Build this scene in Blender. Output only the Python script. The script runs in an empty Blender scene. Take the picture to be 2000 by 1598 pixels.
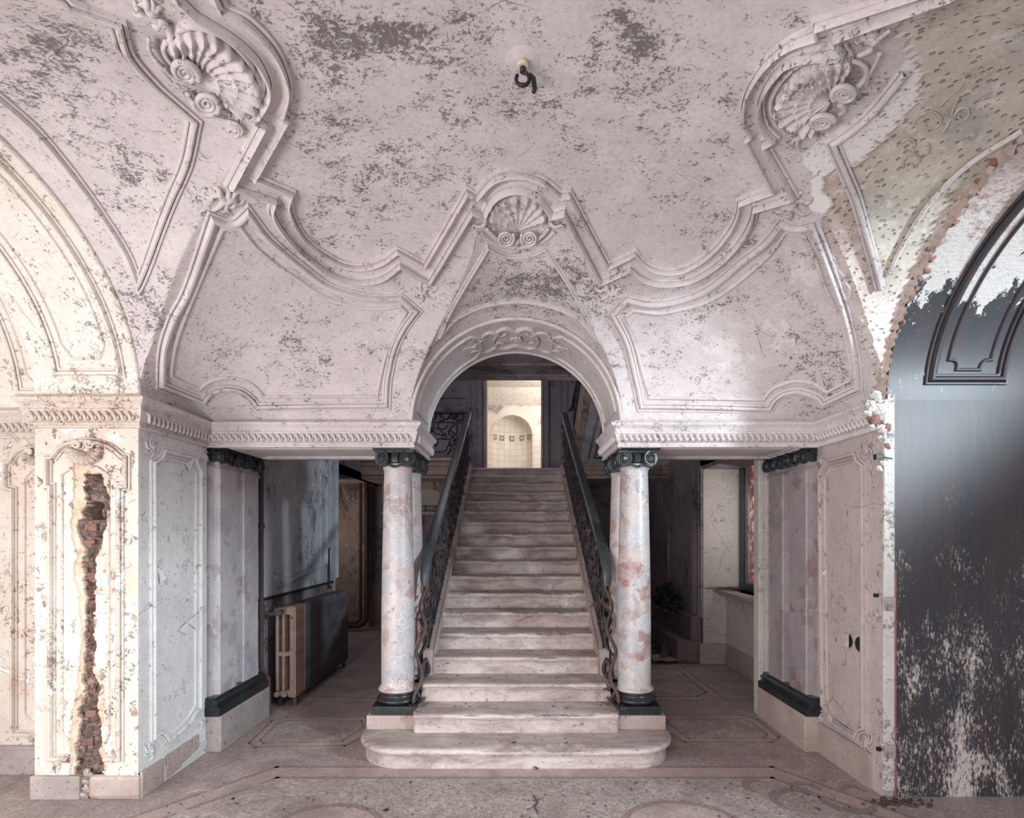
import bpy, math, random
import numpy as np
from mathutils import Vector, Matrix
random.seed(7); np.random.seed(7)
PI = math.pi
# ------------------------------------------------------------------ camera, light, exposure
scn = bpy.context.scene
COL = scn.collection
F, CX, HY, CZ = 1087.0, 1008.0, 1045.0, 1.69          # focal length and vanishing point for a 2000x1598 frame
cd = bpy.data.cameras.new('camera'); cam = bpy.data.objects.new('camera', cd); COL.objects.link(cam)
cam.location = (0, 0, CZ); cam.rotation_euler = (PI/2, 0, 0)
cd.sensor_width = 36; cd.lens = 36*F/2000; cd.shift_x = -(CX-1000)/2000; cd.shift_y = (HY-799)/2000
cd.clip_start = .02
scn.camera = cam
scn.view_settings.view_transform = 'Standard'; scn.view_settings.look = 'None'
scn.view_settings.gamma = 1; scn.view_settings.use_curve_mapping = False
scn.view_settings.exposure = 0.0
w = bpy.data.worlds.new('world'); scn.world = w; w.use_nodes = True
w.node_tree.nodes['Background'].inputs[0].default_value = (.82, .80, .90, 1)
w.node_tree.nodes['Background'].inputs[1].default_value = .62

def area(name, loc, target, sx, sy, power, col, spread=None):
    l = bpy.data.lights.new(name, 'AREA'); l.shape = 'RECTANGLE'; l.size = sx; l.size_y = sy
    l.energy = power; l.color = col
    if spread: l.spread = spread
    o = bpy.data.objects.new(name, l); COL.objects.link(o); o.location = loc
    o.rotation_euler = (Vector(target)-Vector(loc)).to_track_quat('-Z', 'Y').to_euler()
    return o
area('window_light_right', (5.7, -.75, 3.05), (.4, 3.9, 1.5), .6, .6, 480, (.80, .93, 1.0))
area('window_light_left', (-4.6, -.2, 2.2), (-2.0, 4.2, 2.2), 1.3, 1.8, 80, (1.0, .94, .88))
area('hall_light_behind', (-1.2, -2.2, 3.2), (.3, 3.6, 2.2), 2.0, 1.2, 105, (1.0, .95, .94))
area('hall_fill_low', (-2.4, -1.2, .8), (.8, 3.2, 3.6), 1.2, 1.0, 135, (1.0, .95, .95))  # added low fill that rakes the vault, no such window is known
area('left_soffit_fill', (-3.7, .3, 1.0), (-2.4, 3.0, 3.6), 1.1, 1.2, 50, (1.0, .96, .92))  # extra fill added to brighten the left arch soffit, not an actual window
area('stairwell_fill', (-.6, 8.2, 5.35), (-.4, 9.2, 2.8), 1.6, 1.6, 27, (.92, .86, 1.0))  # added fill that lifts the dark gallery, no skylight is known here
area('bathroom_light', (.9, 12.3, 5.1), (-.2, 13.8, 4.2), .7, .6, 58, (1.0, .95, .92))
area('corridor_window_light', (2.80, 6.6, 1.9), (1.9, 7.6, 1.3), .5, 1.2, 5, (1.0, .96, .9))
area('left_corridor_window_light', (-3.3, 9.0, 1.9), (-2.6, 10.2, 1.6), .5, 1.0, 4, (1.0, .86, .80))

# ------------------------------------------------------------------ materials
class NT:
    def __init__(s, name):
        s.m = bpy.data.materials.new(name); s.m.use_nodes = True; s.t = s.m.node_tree
        s.t.nodes.clear(); s.out = s.t.nodes.new('ShaderNodeOutputMaterial')
        s.b = s.t.nodes.new('ShaderNodeBsdfPrincipled'); s.t.links.new(s.b.outputs[0], s.out.inputs[0])
        s.tc = s.t.nodes.new('ShaderNodeTexCoord')
    def put(s, sock, v):
        if isinstance(v, bpy.types.NodeSocket): s.t.links.new(v, sock)
        elif isinstance(v, (tuple, list)) and len(v) == 3 and sock.type == 'RGBA': sock.default_value = (*v, 1)
        else: sock.default_value = v
    def n(s, typ, ins={}, out=0, **kw):
        x = s.t.nodes.new('ShaderNode'+typ)
        for k, v in kw.items(): setattr(x, k, v)
        for k, v in ins.items(): s.put(x.inputs[k], v)
        return x.outputs[out]
    def obj(s, scale=(1, 1, 1), rot=(0, 0, 0)):
        return s.n('Mapping', {'Vector': s.tc.outputs['Object'], 'Scale': scale, 'Rotation': rot})
    def noise(s, sc, det=5, rough=.55, vec=None, dist=0.0, out=0):
        return s.n('TexNoise', {'Vector': vec or s.tc.outputs['Object'], 'Scale': sc, 'Detail': det, 'Roughness': rough, 'Distortion': dist}, out)
    def vor(s, sc, vec=None, feat='F1', out=0, rnd=1.0):
        return s.n('TexVoronoi', {'Vector': vec or s.tc.outputs['Object'], 'Scale': sc, 'Randomness': rnd}, out, feature=feat)
    def ramp(s, fac, stops, interp='LINEAR'):
        x = s.t.nodes.new('ShaderNodeValToRGB'); x.color_ramp.interpolation = interp
        e = x.color_ramp.elements
        while len(e) < len(stops): e.new(.5)
        for i, (p, c) in enumerate(stops):
            e[i].position = p; e[i].color = (c, c, c, 1) if not isinstance(c, tuple) else (*c, 1)
        s.put(x.inputs[0], fac); return x.outputs[0]
    def mix(s, f, a, b, mode='MIX'):
        x = s.t.nodes.new('ShaderNodeMix'); x.data_type = 'RGBA'; x.blend_type = mode
        s.put(x.inputs[0], f); s.put(x.inputs[6], a); s.put(x.inputs[7], b); return x.outputs[2]
    def math(s, op, a, b=0.0, c=0.0, clamp=False):
        return s.n('Math', {0: a, 1: b, 2: c}, operation=op, use_clamp=clamp)
    def attr(s, name): return s.n('Attribute', {}, 2, attribute_name=name)
    def bump(s, h, dist=.01, st=1.0, nrm=None):
        i = {'Height': h, 'Distance': dist, 'Strength': st}
        if nrm: i['Normal'] = nrm
        return s.n('Bump', i)
    def done(s, col, rough=.8, nrm=None, **kw):
        s.put(s.b.inputs['Base Color'], col); s.put(s.b.inputs['Roughness'], rough)
        if nrm: s.put(s.b.inputs['Normal'], nrm)
        for k, v in kw.items(): s.put(s.b.inputs[k.replace('_', ' ')], v)
        return s.m

def plaster(name, a, b, dirt=(.13, .10, .115), amt=.5, peel=None, peel_amt=.58, seed=0., vault=False, streak=(1, 1, 1), rust=0.0):
    t = NT(name)
    v0 = t.n('Mapping', {'Vector': t.tc.outputs['Object'], 'Location': (seed, seed*1.7, seed*.6)})
    big = t.noise(1.3, 6, .6, v0, .4); mid = t.noise(5.5, 6, .6, v0, .3); fine = t.noise(42, 5, .65, v0)
    col = t.mix(t.ramp(big, [(.35, 0.), (.65, 1.)]), a, b)
    col = t.mix(t.ramp(mid, [(.38, .35), (.62, 0.)]), col, tuple(c*.78 for c in a))
    col = t.mix(t.math('MULTIPLY', t.ramp(fine, [(.3, 1.), (.62, 0.)]), .16), col, dirt)
    vs = t.n('Mapping', {'Vector': v0, 'Scale': streak})
    reg = t.noise(1.5, 5, .62, vs, .6); sp = t.noise(52, 9, .82, vs, .3); sp2 = t.noise(11, 6, .65, vs, .4)
    h = t.ramp(reg, [(.46, 0.), (.68, 1.)])
    if vault: h = t.math('ADD', t.math('MULTIPLY', h, .35), t.math('MULTIPLY', t.attr('stain'), .75), clamp=True)
    s1 = t.math('ADD', t.math('ADD', t.math('MULTIPLY', sp, .68), t.math('MULTIPLY', sp2, .32)), t.math('MULTIPLY', h, .13*amt/.5))
    speck = t.ramp(s1, [(.575, 0.), (.64, .80)])
    haze = t.math('MULTIPLY', t.math('MULTIPLY', h, t.ramp(sp2, [(.38, 0.), (.66, 1.)])), .30)
    col = t.mix(haze, col, tuple(c*2.1 for c in dirt))
    # hairline cracks
    cv = t.mix(.09, v0, t.noise(3.2, 5, .6, v0, out=1))
    ck = t.vor(.95, cv, 'DISTANCE_TO_EDGE'); crack = t.math('MULTIPLY', t.ramp(ck, [(0., 1.), (.0025, 0.)]), t.ramp(t.noise(1.7, 3, .5, v0), [(.58, 0.), (.64, .5)]))
    bh = t.math('MULTIPLY', mid, .35)
    if peel:
        pk = t.noise(2.6, 8, .68, v0, .35); pm = t.ramp(pk, [(peel_amt, 0.), (peel_amt+.012, 1.)])
        col = t.mix(pm, col, peel); bh = t.math('SUBTRACT', bh, t.math('MULTIPLY', pm, .5))
    if rust:
        rk = t.ramp(t.noise(2.1, 7, .7, v0, .6), [(.57, 0.), (.70, rust)])
        col = t.mix(rk, col, (.50, .33, .25))
    if vault:
        pe = t.attr('peel'); gr = t.attr('green')
        pc = t.mix(t.ramp(t.noise(2.2, 6, .65, v0), [(.4, 0.), (.6, 1.)]), (.50, .41, .37), (.70, .64, .60))
        gc = t.mix(t.ramp(t.noise(2.6, 6, .65, v0), [(.42, 0.), (.6, 1.)]), (.47, .44, .37), (.62, .58, .50))
        gc = t.mix(t.ramp(t.noise(3.3, 5, .6, v0), [(.56, 0.), (.64, .5)]), gc, (.33, .35, .33))
        pc = t.mix(gr, pc, gc)
        vd = t.n('Mapping', {'Vector': v0, 'Rotation': (0, .6, .5), 'Scale': (1., 1., 1.6)})
        pd = t.vor(26, vd, rnd=.9); pit = t.ramp(pd, [(.19, 1.), (.30, 0.)])
        pit = t.math('MULTIPLY', pit, t.ramp(t.noise(2.4, 3, .5, v0), [(.34, .3), (.46, 1.)]))
        pc = t.mix(t.math('MULTIPLY', pit, .62), pc, (.20, .16, .14))
        speck = t.math('MULTIPLY', speck, t.math('SUBTRACT', 1., t.math('MULTIPLY', pe, .75)))
        col = t.mix(t.attr('fresh'), col, (.82, .80, .78)); pc = t.mix(t.ramp(t.noise(13, 7, .75, v0), [(.54, 0.), (.64, .7)]), pc, (.78, .74, .70)); col = t.mix(pe, col, pc)
        bh = t.math('SUBTRACT', bh, t.math('MULTIPLY', t.math('MULTIPLY', pit, pe), 1.1))
    col = t.mix(speck, col, dirt); col = t.mix(crack, col, tuple(c*.6 for c in dirt))
    bh = t.math('SUBTRACT', bh, t.math('MULTIPLY', t.math('ADD', speck, crack), .55))
    bh = t.math('ADD', bh, t.math('MULTIPLY', fine, .10))
    return t.done(col, .86, t.bump(bh, .012, .8))

M = {}
M['vault'] = plaster('ceiling_plaster', (.64, .585, .59), (.73, .69, .68), amt=.60, vault=True, streak=(1.0, 1.15, 1.35))
M['mould'] = plaster('moulding_plaster', (.66, .605, .605), (.75, .71, .70), amt=.12, seed=3.)
M['cream'] = plaster('cream_plaster', (.66, .58, .51), (.72, .67, .61), dirt=(.30, .19, .14), amt=.25, peel=(.80, .77, .75), peel_amt=.60, seed=5., rust=.5)
M['creamlite'] = plaster('cream_soffit', (.80, .75, .69), (.85, .82, .78), dirt=(.35, .27, .22), amt=.2, seed=9.)
M['bluewall'] = plaster('pale_blue_plaster', (.74, .74, .73), (.80, .80, .785), dirt=(.20, .20, .22), amt=.08, seed=12., peel=(.66, .66, .70), peel_amt=.66)
M['pinkwall'] = plaster('grey_pink_plaster', (.48, .41, .40), (.56, .49, .475), dirt=(.18, .13, .12), amt=.25, seed=21., peel=(.84, .80, .77), peel_amt=.625, streak=(1, 1, .5))
M['corridor'] = plaster('damp_grey_plaster', (.46, .49, .54), (.66, .68, .70), dirt=(.10, .09, .11), amt=.4, seed=31., peel=(.66, .62, .62), peel_amt=.66, streak=(1, 1, .45))
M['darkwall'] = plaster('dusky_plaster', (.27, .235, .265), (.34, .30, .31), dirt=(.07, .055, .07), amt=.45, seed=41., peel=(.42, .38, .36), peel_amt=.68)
M['brownwall'] = plaster('brownish_damp_plaster', (.42, .32, .27), (.50, .43, .38), dirt=(.13, .08, .09), amt=.6, seed=51., peel=(.62, .54, .50), peel_amt=.60, streak=(1, 1, .4))
M['paleback'] = plaster('pale_return_plaster', (.52, .49, .46), (.60, .57, .54), dirt=(.16, .14, .14), amt=.10, seed=61., peel=(.74, .72, .70), peel_amt=.68)
M['white'] = plaster('fresh_white_filler', (.60, .60, .58), (.68, .68, .66), dirt=(.3, .25, .22), amt=.3, seed=71.)
M['bath'] = plaster('peeling_bathroom_plaster', (.72, .63, .54), (.78, .73, .66), dirt=(.25, .2, .19), amt=.75, seed=81.)

def peeled():
    t = NT('raw_stripped_plaster')
    n = t.noise(3, 8, .7, dist=.3); col = t.mix(t.ramp(n, [(.35, 0.), (.62, 1.)]), (.42, .30, .27), (.62, .55, .51))
    sc = t.noise(30, 6, .7, t.obj((1, 1, 3)))
    col = t.mix(t.ramp(sc, [(.50, 0.), (.62, .75)]), col, (.24, .17, .16))
    # below a ragged edge the old dark graining is still there
    sep = t.n('SeparateXYZ', {0: t.tc.outputs['Object']}, 2)
    e = t.math('ADD', sep, t.math('MULTIPLY', t.math('SUBTRACT', t.noise(9, 8, .75, t.obj((1, 1, .16))), .5), 1.1))
    m = t.ramp(e, [(.0, 1.), (1., 0.)])
    m = t.math('LESS_THAN', e, 3.13)
    dk = t.mix(t.ramp(t.noise(2, 5, .6, t.obj((3, 3, .5))), [(.35, 0.), (.7, 1.)]), (.036, .043, .052), (.062, .048, .052))
    chips = t.math('MULTIPLY', t.ramp(t.noise(16, 9, .8, t.obj((1.5, 1.5, .7))), [(.60, 0.), (.635, 1.)]), t.ramp(t.noise(2.2, 4, .6), [(.45, 0.), (.62, 1.)]))
    dk = t.mix(chips, dk, (.72, .70, .68))
    wh = t.math('MULTIPLY', t.math('LESS_THAN', e, 3.40), t.math('SUBTRACT', 1., m))
    col = t.mix(t.math('MULTIPLY', wh, .8), col, (.66, .65, .63))
    col = t.mix(m, col, dk)
    rough = t.math('SUBTRACT', .9, t.math('MULTIPLY', m, .45))
    return t.done(col, rough, t.bump(t.math('MULTIPLY', t.math('SUBTRACT', 1., m), t.math('ADD', t.math('MULTIPLY', sc, .7), .3)), .02, .7))
M['peeled'] = peeled()

def grained():
    t = NT('dark_grained_worn_paint')
    st = t.noise(2.2, 6, .62, t.obj((4, 4, .45)), .4)
    col = t.mix(t.ramp(st, [(.36, 0.), (.66, 1.)]), (.036, .043, .052), (.062, .045, .050))
    col = t.mix(t.ramp(t.noise(28, 5, .6, t.obj((2.5, 2.5, .12))), [(.45, 0.), (.7, .3)]), col, (.085, .09, .10))
    sep = t.n('SeparateXYZ', {0: t.tc.outputs['Object']}, 2)
    low = t.ramp(t.math('DIVIDE', sep, 2.4), [(0., .15), (.10, .125), (.35, .105), (.6, .065), (.82, .0)])
    reg = t.math('MULTIPLY', t.math('SUBTRACT', t.noise(2.6, 6, .66, t.obj((1.3, 1.3, .7))), .5), .60)
    ch = t.noise(44, 10, .86, t.obj((1.6, 1.6, .55)), .2)
    v = t.math('ADD', t.math('ADD', ch, reg), low)
    chips = t.ramp(v, [(.665, 0.), (.69, 1.)])
    col = t.mix(chips, col, (.62, .57, .54))
    return t.done(col, t.math('ADD', .46, t.math('MULTIPLY', chips, .4)), t.bump(t.math('SUBTRACT', t.math('MULTIPLY', st, .2), t.math('MULTIPLY', chips, .5)), .008, .7))
M['grained'] = grained()

def marble(name, pal, sc=7., vein=(.86, .80, .78), rough=.38, seed=0., speck=(.12, .09, .10), clast=(.42, .43, .46)):
    t = NT(name)
    rnd = t.math('MULTIPLY', t.n('ObjectInfo', {}, 5), 37.)
    v0 = t.n('VectorMath', {0: t.tc.outputs['Object'], 1: t.n('CombineXYZ', {0: rnd, 1: t.math('ADD', rnd, seed), 2: seed})}, operation='ADD')
    wv = t.mix(.20, v0, t.noise(3.0, 6, .62, v0, .5, out=1)); wv = t.mix(.03, wv, t.noise(16, 5, .6, v0, out=1))
    col = t.ramp(t.noise(2.6, 7, .62, wv, 1.0), [(.30, pal[3]), (.42, pal[0]), (.50, pal[1]), (.60, pal[2]), (.72, pal[5])])
    stops = [(i/len(pal), c) for i, c in enumerate(pal)]
    for s_, f_, k in ((sc*.45, .75, 0), (sc*1.05, .70, 1), (sc*2.6, .50, 2)):
        cell = t.vor(s_, wv, out=1); r = t.n('SeparateColor', {0: cell}, k); pick = t.n('SeparateColor', {0: cell}, (k+1) % 3)
        on = t.math('MULTIPLY', t.math('GREATER_THAN', pick, .52), f_)
        ed = t.vor(s_, wv, 'DISTANCE_TO_EDGE'); col = t.mix(on, col, t.ramp(r, stops, 'CONSTANT'))
        m = t.math('MULTIPLY', t.ramp(ed, [(0., .55), (.014*s_/sc+.006, 0.)]), t.ramp(t.noise(4.3, 4, .6, v0), [(.50, .0), (.60, 1.)]))
        col = t.mix(m, col, vein if k != 1 else tuple(c*.55 for c in pal[4]))
    g = t.ramp(t.noise(1.9, 5, .6, v0, .5), [(.56, 0.), (.60, .75)]); col = t.mix(g, col, clast)
    web = t.math('MULTIPLY', t.ramp(t.vor(sc*1.9, wv, 'DISTANCE_TO_EDGE'), [(0., .8), (.022, 0.)]), g); col = t.mix(web, col, vein)
    nn = t.noise(40, 6, .7, v0); sp = t.math('MULTIPLY', t.ramp(nn, [(.60, 0.), (.66, .8)]), t.ramp(t.noise(3.3, 4, .6, v0), [(.42, .1), (.60, 1.)]))
    col = t.mix(sp, col, speck); col = t.mix(t.ramp(nn, [(.28, .35), (.40, 0.)]), col, vein)
    return t.done(col, rough, t.bump(t.math('SUBTRACT', 0., sp), .004, .5))
M['breccia'] = marble('pink_breccia_marble', [(0.464, 0.384, 0.368), (0.528, 0.480, 0.464), (0.400, 0.416, 0.448), (0.512, 0.456, 0.416), (0.304, 0.136, 0.120), (0.416, 0.304, 0.288), (0.544, 0.512, 0.512), (0.320, 0.240, 0.232)], 6.5)
M['breccia2'] = marble('mauve_breccia_marble', [(0.330, 0.277, 0.284), (0.370, 0.330, 0.343), (0.310, 0.277, 0.297), (0.383, 0.343, 0.337), (0.238, 0.152, 0.158), (0.350, 0.304, 0.317)], 7., vein=(0.409, 0.356, 0.356), seed=4., rough=.45, clast=(0.264, 0.231, 0.244))
M['breccia3'] = marble('pale_lilac_marble', [(0.533, 0.499, 0.525), (0.585, 0.568, 0.585), (0.499, 0.473, 0.499), (0.568, 0.533, 0.550), (0.361, 0.292, 0.318), (0.550, 0.533, 0.568)], 7., vein=(0.654, 0.636, 0.654), seed=14., rough=.45, clast=(0.447, 0.421, 0.456))
def stone(name, a, b, sp=(.2, .13, .12), rough=.6, amt=.55, bh=.004, seed=0.):
    t = NT(name)
    v0 = t.n('Mapping', {'Vector': t.tc.outputs['Object'], 'Location': (seed, seed, seed)})
    col = t.mix(t.ramp(t.noise(2.5, 6, .6, v0, .5), [(.35, 0.), (.65, 1.)]), a, b)
    vn = t.noise(6, 7, .65, v0, 1.2); col = t.mix(t.ramp(vn, [(.49, 0.), (.505, .35), (.52, 0.)]), col, sp)
    s = t.ramp(t.noise(24, 7, .72, v0), [(.60, 0.), (.68, amt)]); col = t.mix(s, col, sp)
    g = t.ramp(t.noise(1.8, 5, .65, v0), [(.42, .4), (.6, 0.)]); col = t.mix(g, col, tuple(c*.62 for c in a))
    return t.done(col, rough, t.bump(t.math('SUBTRACT', t.math('MULTIPLY', vn, .3), s), bh, .8))
M['stair'] = stone('worn_stair_stone', (.55, .45, .42), (.67, .58, .54), rough=.55, seed=1., sp=(.16, .10, .09), amt=.7)
def stairstone():
    t = NT('worn_stair_stone')
    a, b = (.50, .42, .395), (.62, .545, .51)
    v0 = t.n('VectorMath', {0: t.tc.outputs['Object'], 1: t.n('CombineXYZ', {0: t.math('MULTIPLY', t.n('ObjectInfo', {}, 5), 23.)})}, operation='ADD')
    col = t.mix(t.ramp(t.noise(2.2, 6, .6, v0, .5), [(.35, 0.), (.65, 1.)]), a, b)
    vs = t.n('Mapping', {'Vector': v0, 'Scale': (.8, 2.5, 2.5)})
    gr = t.ramp(t.noise(3.4, 8, .7, vs, .6), [(.45, 0.), (.66, .75)]); col = t.mix(gr, col, (.20, .15, .145))
    up = t.n('SeparateXYZ', {0: t.n('NewGeometry', {}, 1)}, 2)
    dust = t.math('MULTIPLY', t.math('GREATER_THAN', up, .93), t.ramp(t.noise(4.5, 7, .7, v0, .4), [(.32, .60), (.62, .15)])); col = t.mix(dust, col, (.30, .235, .22))
    vn = t.noise(5, 7, .65, v0, 1.4); col = t.mix(t.ramp(vn, [(.49, 0.), (.505, .4), (.52, 0.)]), col, (.22, .15, .14))
    s = t.ramp(t.noise(26, 7, .74, v0), [(.61, 0.), (.67, .75)]); col = t.mix(s, col, (.12, .08, .075))
    return t.done(col, t.math('ADD', .5, t.math('MULTIPLY', dust, .4)), t.bump(t.math('SUBTRACT', t.math('MULTIPLY', vn, .4), t.math('ADD', s, gr)), .004, .8))
M['stair'] = stairstone()
M['rosestone'] = stone('rose_stone', (.43, .335, .30), (.52, .44, .405), seed=2., rough=.55)
M['greystone'] = stone('stained_grey_stone', (.35, .30, .285), (.45, .40, .38), sp=(.10, .07, .08), amt=.8, seed=3.)
M['black'] = stone('black_serpentine', (.014, .018, .021), (.036, .043, .047), sp=(.10, .12, .12), rough=.28, amt=.3, seed=4.)
M['capital'] = stone('black_patinated_bronze', (.014, .017, .021), (.045, .051, .057), sp=(.14, .16, .16), rough=.36, amt=.25, seed=5.)
M['iron'] = stone('dark_iron', (.016, .018, .024), (.040, .040, .048), sp=(.12, .07, .06), rough=.5, amt=.4, seed=6.)
M['rusty'] = stone('rusty_iron', (.07, .045, .042), (.12, .08, .074), sp=(.05, .03, .03), rough=.8, amt=.6, seed=7.)
M['rail'] = stone('green_grey_handrail', (.042, .050, .054), (.085, .098, .102), sp=(.03, .04, .04), rough=.35, amt=.3, seed=8.)
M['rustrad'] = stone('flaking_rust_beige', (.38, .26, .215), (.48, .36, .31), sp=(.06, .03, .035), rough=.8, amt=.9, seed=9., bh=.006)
M['darkrad'] = stone('dark_radiator_tone', (.035, .038, .055), (.09, .075, .085), sp=(.30, .24, .22), rough=.5, amt=.25, seed=10.)
M['brick'] = stone('broken_brick', (.20, .105, .09), (.31, .18, .15), sp=(.04, .03, .035), rough=.95, amt=.6, seed=11., bh=.02)
M['ochre'] = stone('ochre_raw_plaster', (.47, .44, .37), (.62, .57, .49), sp=(.22, .18, .15), rough=.9, seed=15.)
M['darkstone'] = stone('dusty_dark_stone', (.15, .12, .12), (.22, .175, .17), rough=.8, seed=16.)
M['gashm'] = None
def gash():
    t = NT('pier_plaster_with_break')
    base = M['cream']
    g = t.attr('gash')
    v0 = t.tc.outputs['Object']
    a = t.mix(t.ramp(t.noise(1.3, 6, .6, v0, .4), [(.35, 0.), (.65, 1.)]), (.66, .58, .51), (.72, .67, .61))
    pm = t.ramp(t.noise(2.4, 8, .66, v0, .3), [(.59, 0.), (.602, 1.)]); a = t.mix(pm, a, (.80, .77, .75))
    fl = t.math('MULTIPLY', t.ramp(t.noise(15, 9, .75, v0, .4), [(.57, 0.), (.63, .9)]), t.ramp(t.noise(1.7, 4, .6, t.obj((1, 1, .7))), [(.42, 0.), (.58, 1.)]))
    a = t.mix(fl, a, (.30, .20, .17))
    rs = t.ramp(t.noise(2.0, 6, .7, v0, .7), [(.53, 0.), (.68, .55)]); a = t.mix(rs, a, (.62, .42, .34))
    mid = t.mix(t.ramp(t.noise(9, 6, .7), [(.4, 0.), (.6, 1.)]), (.62, .45, .33), (.74, .62, .50))
    br = t.mix(t.ramp(t.noise(8, 8, .75, t.obj((1, 1, 1.4))), [(.36, 0.), (.5, .5), (.64, 1.)]), (.07, .05, .05), (.56, .40, .34))
    br = t.mix(t.ramp(t.noise(24, 7, .8), [(.50, 0.), (.60, .6)]), br, (.12, .06, .07))
    col = t.mix(t.ramp(g, [(.2, 0.), (.3, 1.)]), a, mid); col = t.mix(t.ramp(g, [(.62, 0.), (.8, 1.)]), col, br)
    h = t.math('ADD', t.math('MULTIPLY', t.noise(22, 7, .7), t.math('ADD', .2, g)), t.math('MULTIPLY', fl, -.5))
    return t.done(col, .88, t.bump(h, .018, .9))
M['gashm'] = gash()

def terrazzo(name, a, b, cs=90., chips=((.24, .18, .17), (.56, .51, .47), (.42, .35, .33)), amt=.55):
    t = NT(name)
    v0 = t.tc.outputs['Object']
    col = t.mix(t.ramp(t.noise(1.1, 6, .65, v0, .5), [(.36, 0.), (.64, 1.)]), a, b)
    c = t.n('SeparateColor', {0: t.vor(cs, v0, out=1)}, 0)
    ch = t.ramp(c, [(0., chips[0]), (.22, a), (.55, chips[2]), (.72, b), (.86, chips[1])], 'CONSTANT')
    col = t.mix(amt, col, ch)
    d = t.ramp(t.noise(2.7, 8, .68, v0, .6), [(.36, .55), (.56, 0.)]); col = t.mix(d, col, (.20, .15, .145))
    st = t.ramp(t.noise(26, 7, .75, v0), [(.64, 0.), (.70, .8)]); col = t.mix(st, col, (.10, .075, .075))
    return t.done(col, t.ramp(t.noise(3, 5, .6), [(.35, .42), (.65, .72)]), t.bump(t.math('ADD', d, st), .003, .5))
M['floor'] = terrazzo('rosy_terrazzo', (.34, .275, .26), (.43, .355, .335))
M['field'] = terrazzo('pale_terrazzo', (.37, .325, .29), (.45, .405, .36), 70., amt=.7)
M['band'] = terrazzo('pink_terrazzo_band', (.42, .325, .295), (.48, .38, .35), 110., amt=.4)
M['line'] = terrazzo('brown_terrazzo_line', (.23, .155, .145), (.29, .205, .19), 110., amt=.35)
M['leafinlay'] = terrazzo('grey_mauve_terrazzo', (.21, .165, .16), (.27, .215, .21), 110., amt=.4)
def flat(name, c, rough=.7, **kw):
    t = NT(name); n = t.noise(12, 6, .65)
    return t.done(t.mix(t.ramp(n, [(.35, 0.), (.65, 1.)]), tuple(x*.75 for x in c), c), rough, t.bump(n, .004, .5), **kw)
M['void'] = flat('black_hollow', (.006, .006, .008), .9)
M['hook'] = flat('black_hook_iron', (.012, .012, .014), .5)
M['frame'] = flat('dark_green_window_paint', (.025, .035, .042), .35)
M['tile'] = flat('cream_tile', (.80, .74, .66), .25)
M['paper'] = flat('dirty_paper', (.30, .25, .24), .85)
M['leaf'] = flat('dead_dark_leaf', (.035, .045, .045), .7)
M['twig'] = flat('brown_twig', (.10, .065, .06), .85)
M['redtile'] = flat('dark_red_glaze', (.22, .05, .045), .3)
M['ivory'] = flat('ivory_fitting', (.66, .56, .44), .5)
M['redpaint'] = flat('faded_red_paint', (.34, .15, .13), .7)
M['brass'] = flat('worn_brass_strip', (.45, .46, .44), .3, Metallic=.6)
def tilewall():
    t = NT('bathroom_tiles')
    br = t.t.nodes.new('ShaderNodeTexBrick'); br.offset = 0.0
    t.put(br.inputs['Vector'], t.obj((1, 1, 1), (PI/2, 0, 0)))
    for k, v in {'Color1': (.80, .74, .66, 1), 'Color2': (.74, .67, .59, 1), 'Mortar': (.50, .42, .36, 1), 'Scale': 1., 'Mortar Size': .004, 'Brick Width': .15, 'Row Height': .15}.items(): br.inputs[k].default_value = v
    return t.done(br.outputs[0], .25)
M['tiles'] = tilewall()
def redglass():
    t = NT('red_mottled_window_light')
    n = t.noise(9, 8, .7); col = t.ramp(n, [(.40, (.22, .05, .045)), (.53, (.34, .10, .085)), (.60, (.70, .56, .50))])
    return t.done(col, .4, None, Emission_Color=col, Emission_Strength=.30)
M['redglass'] = redglass()

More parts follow.
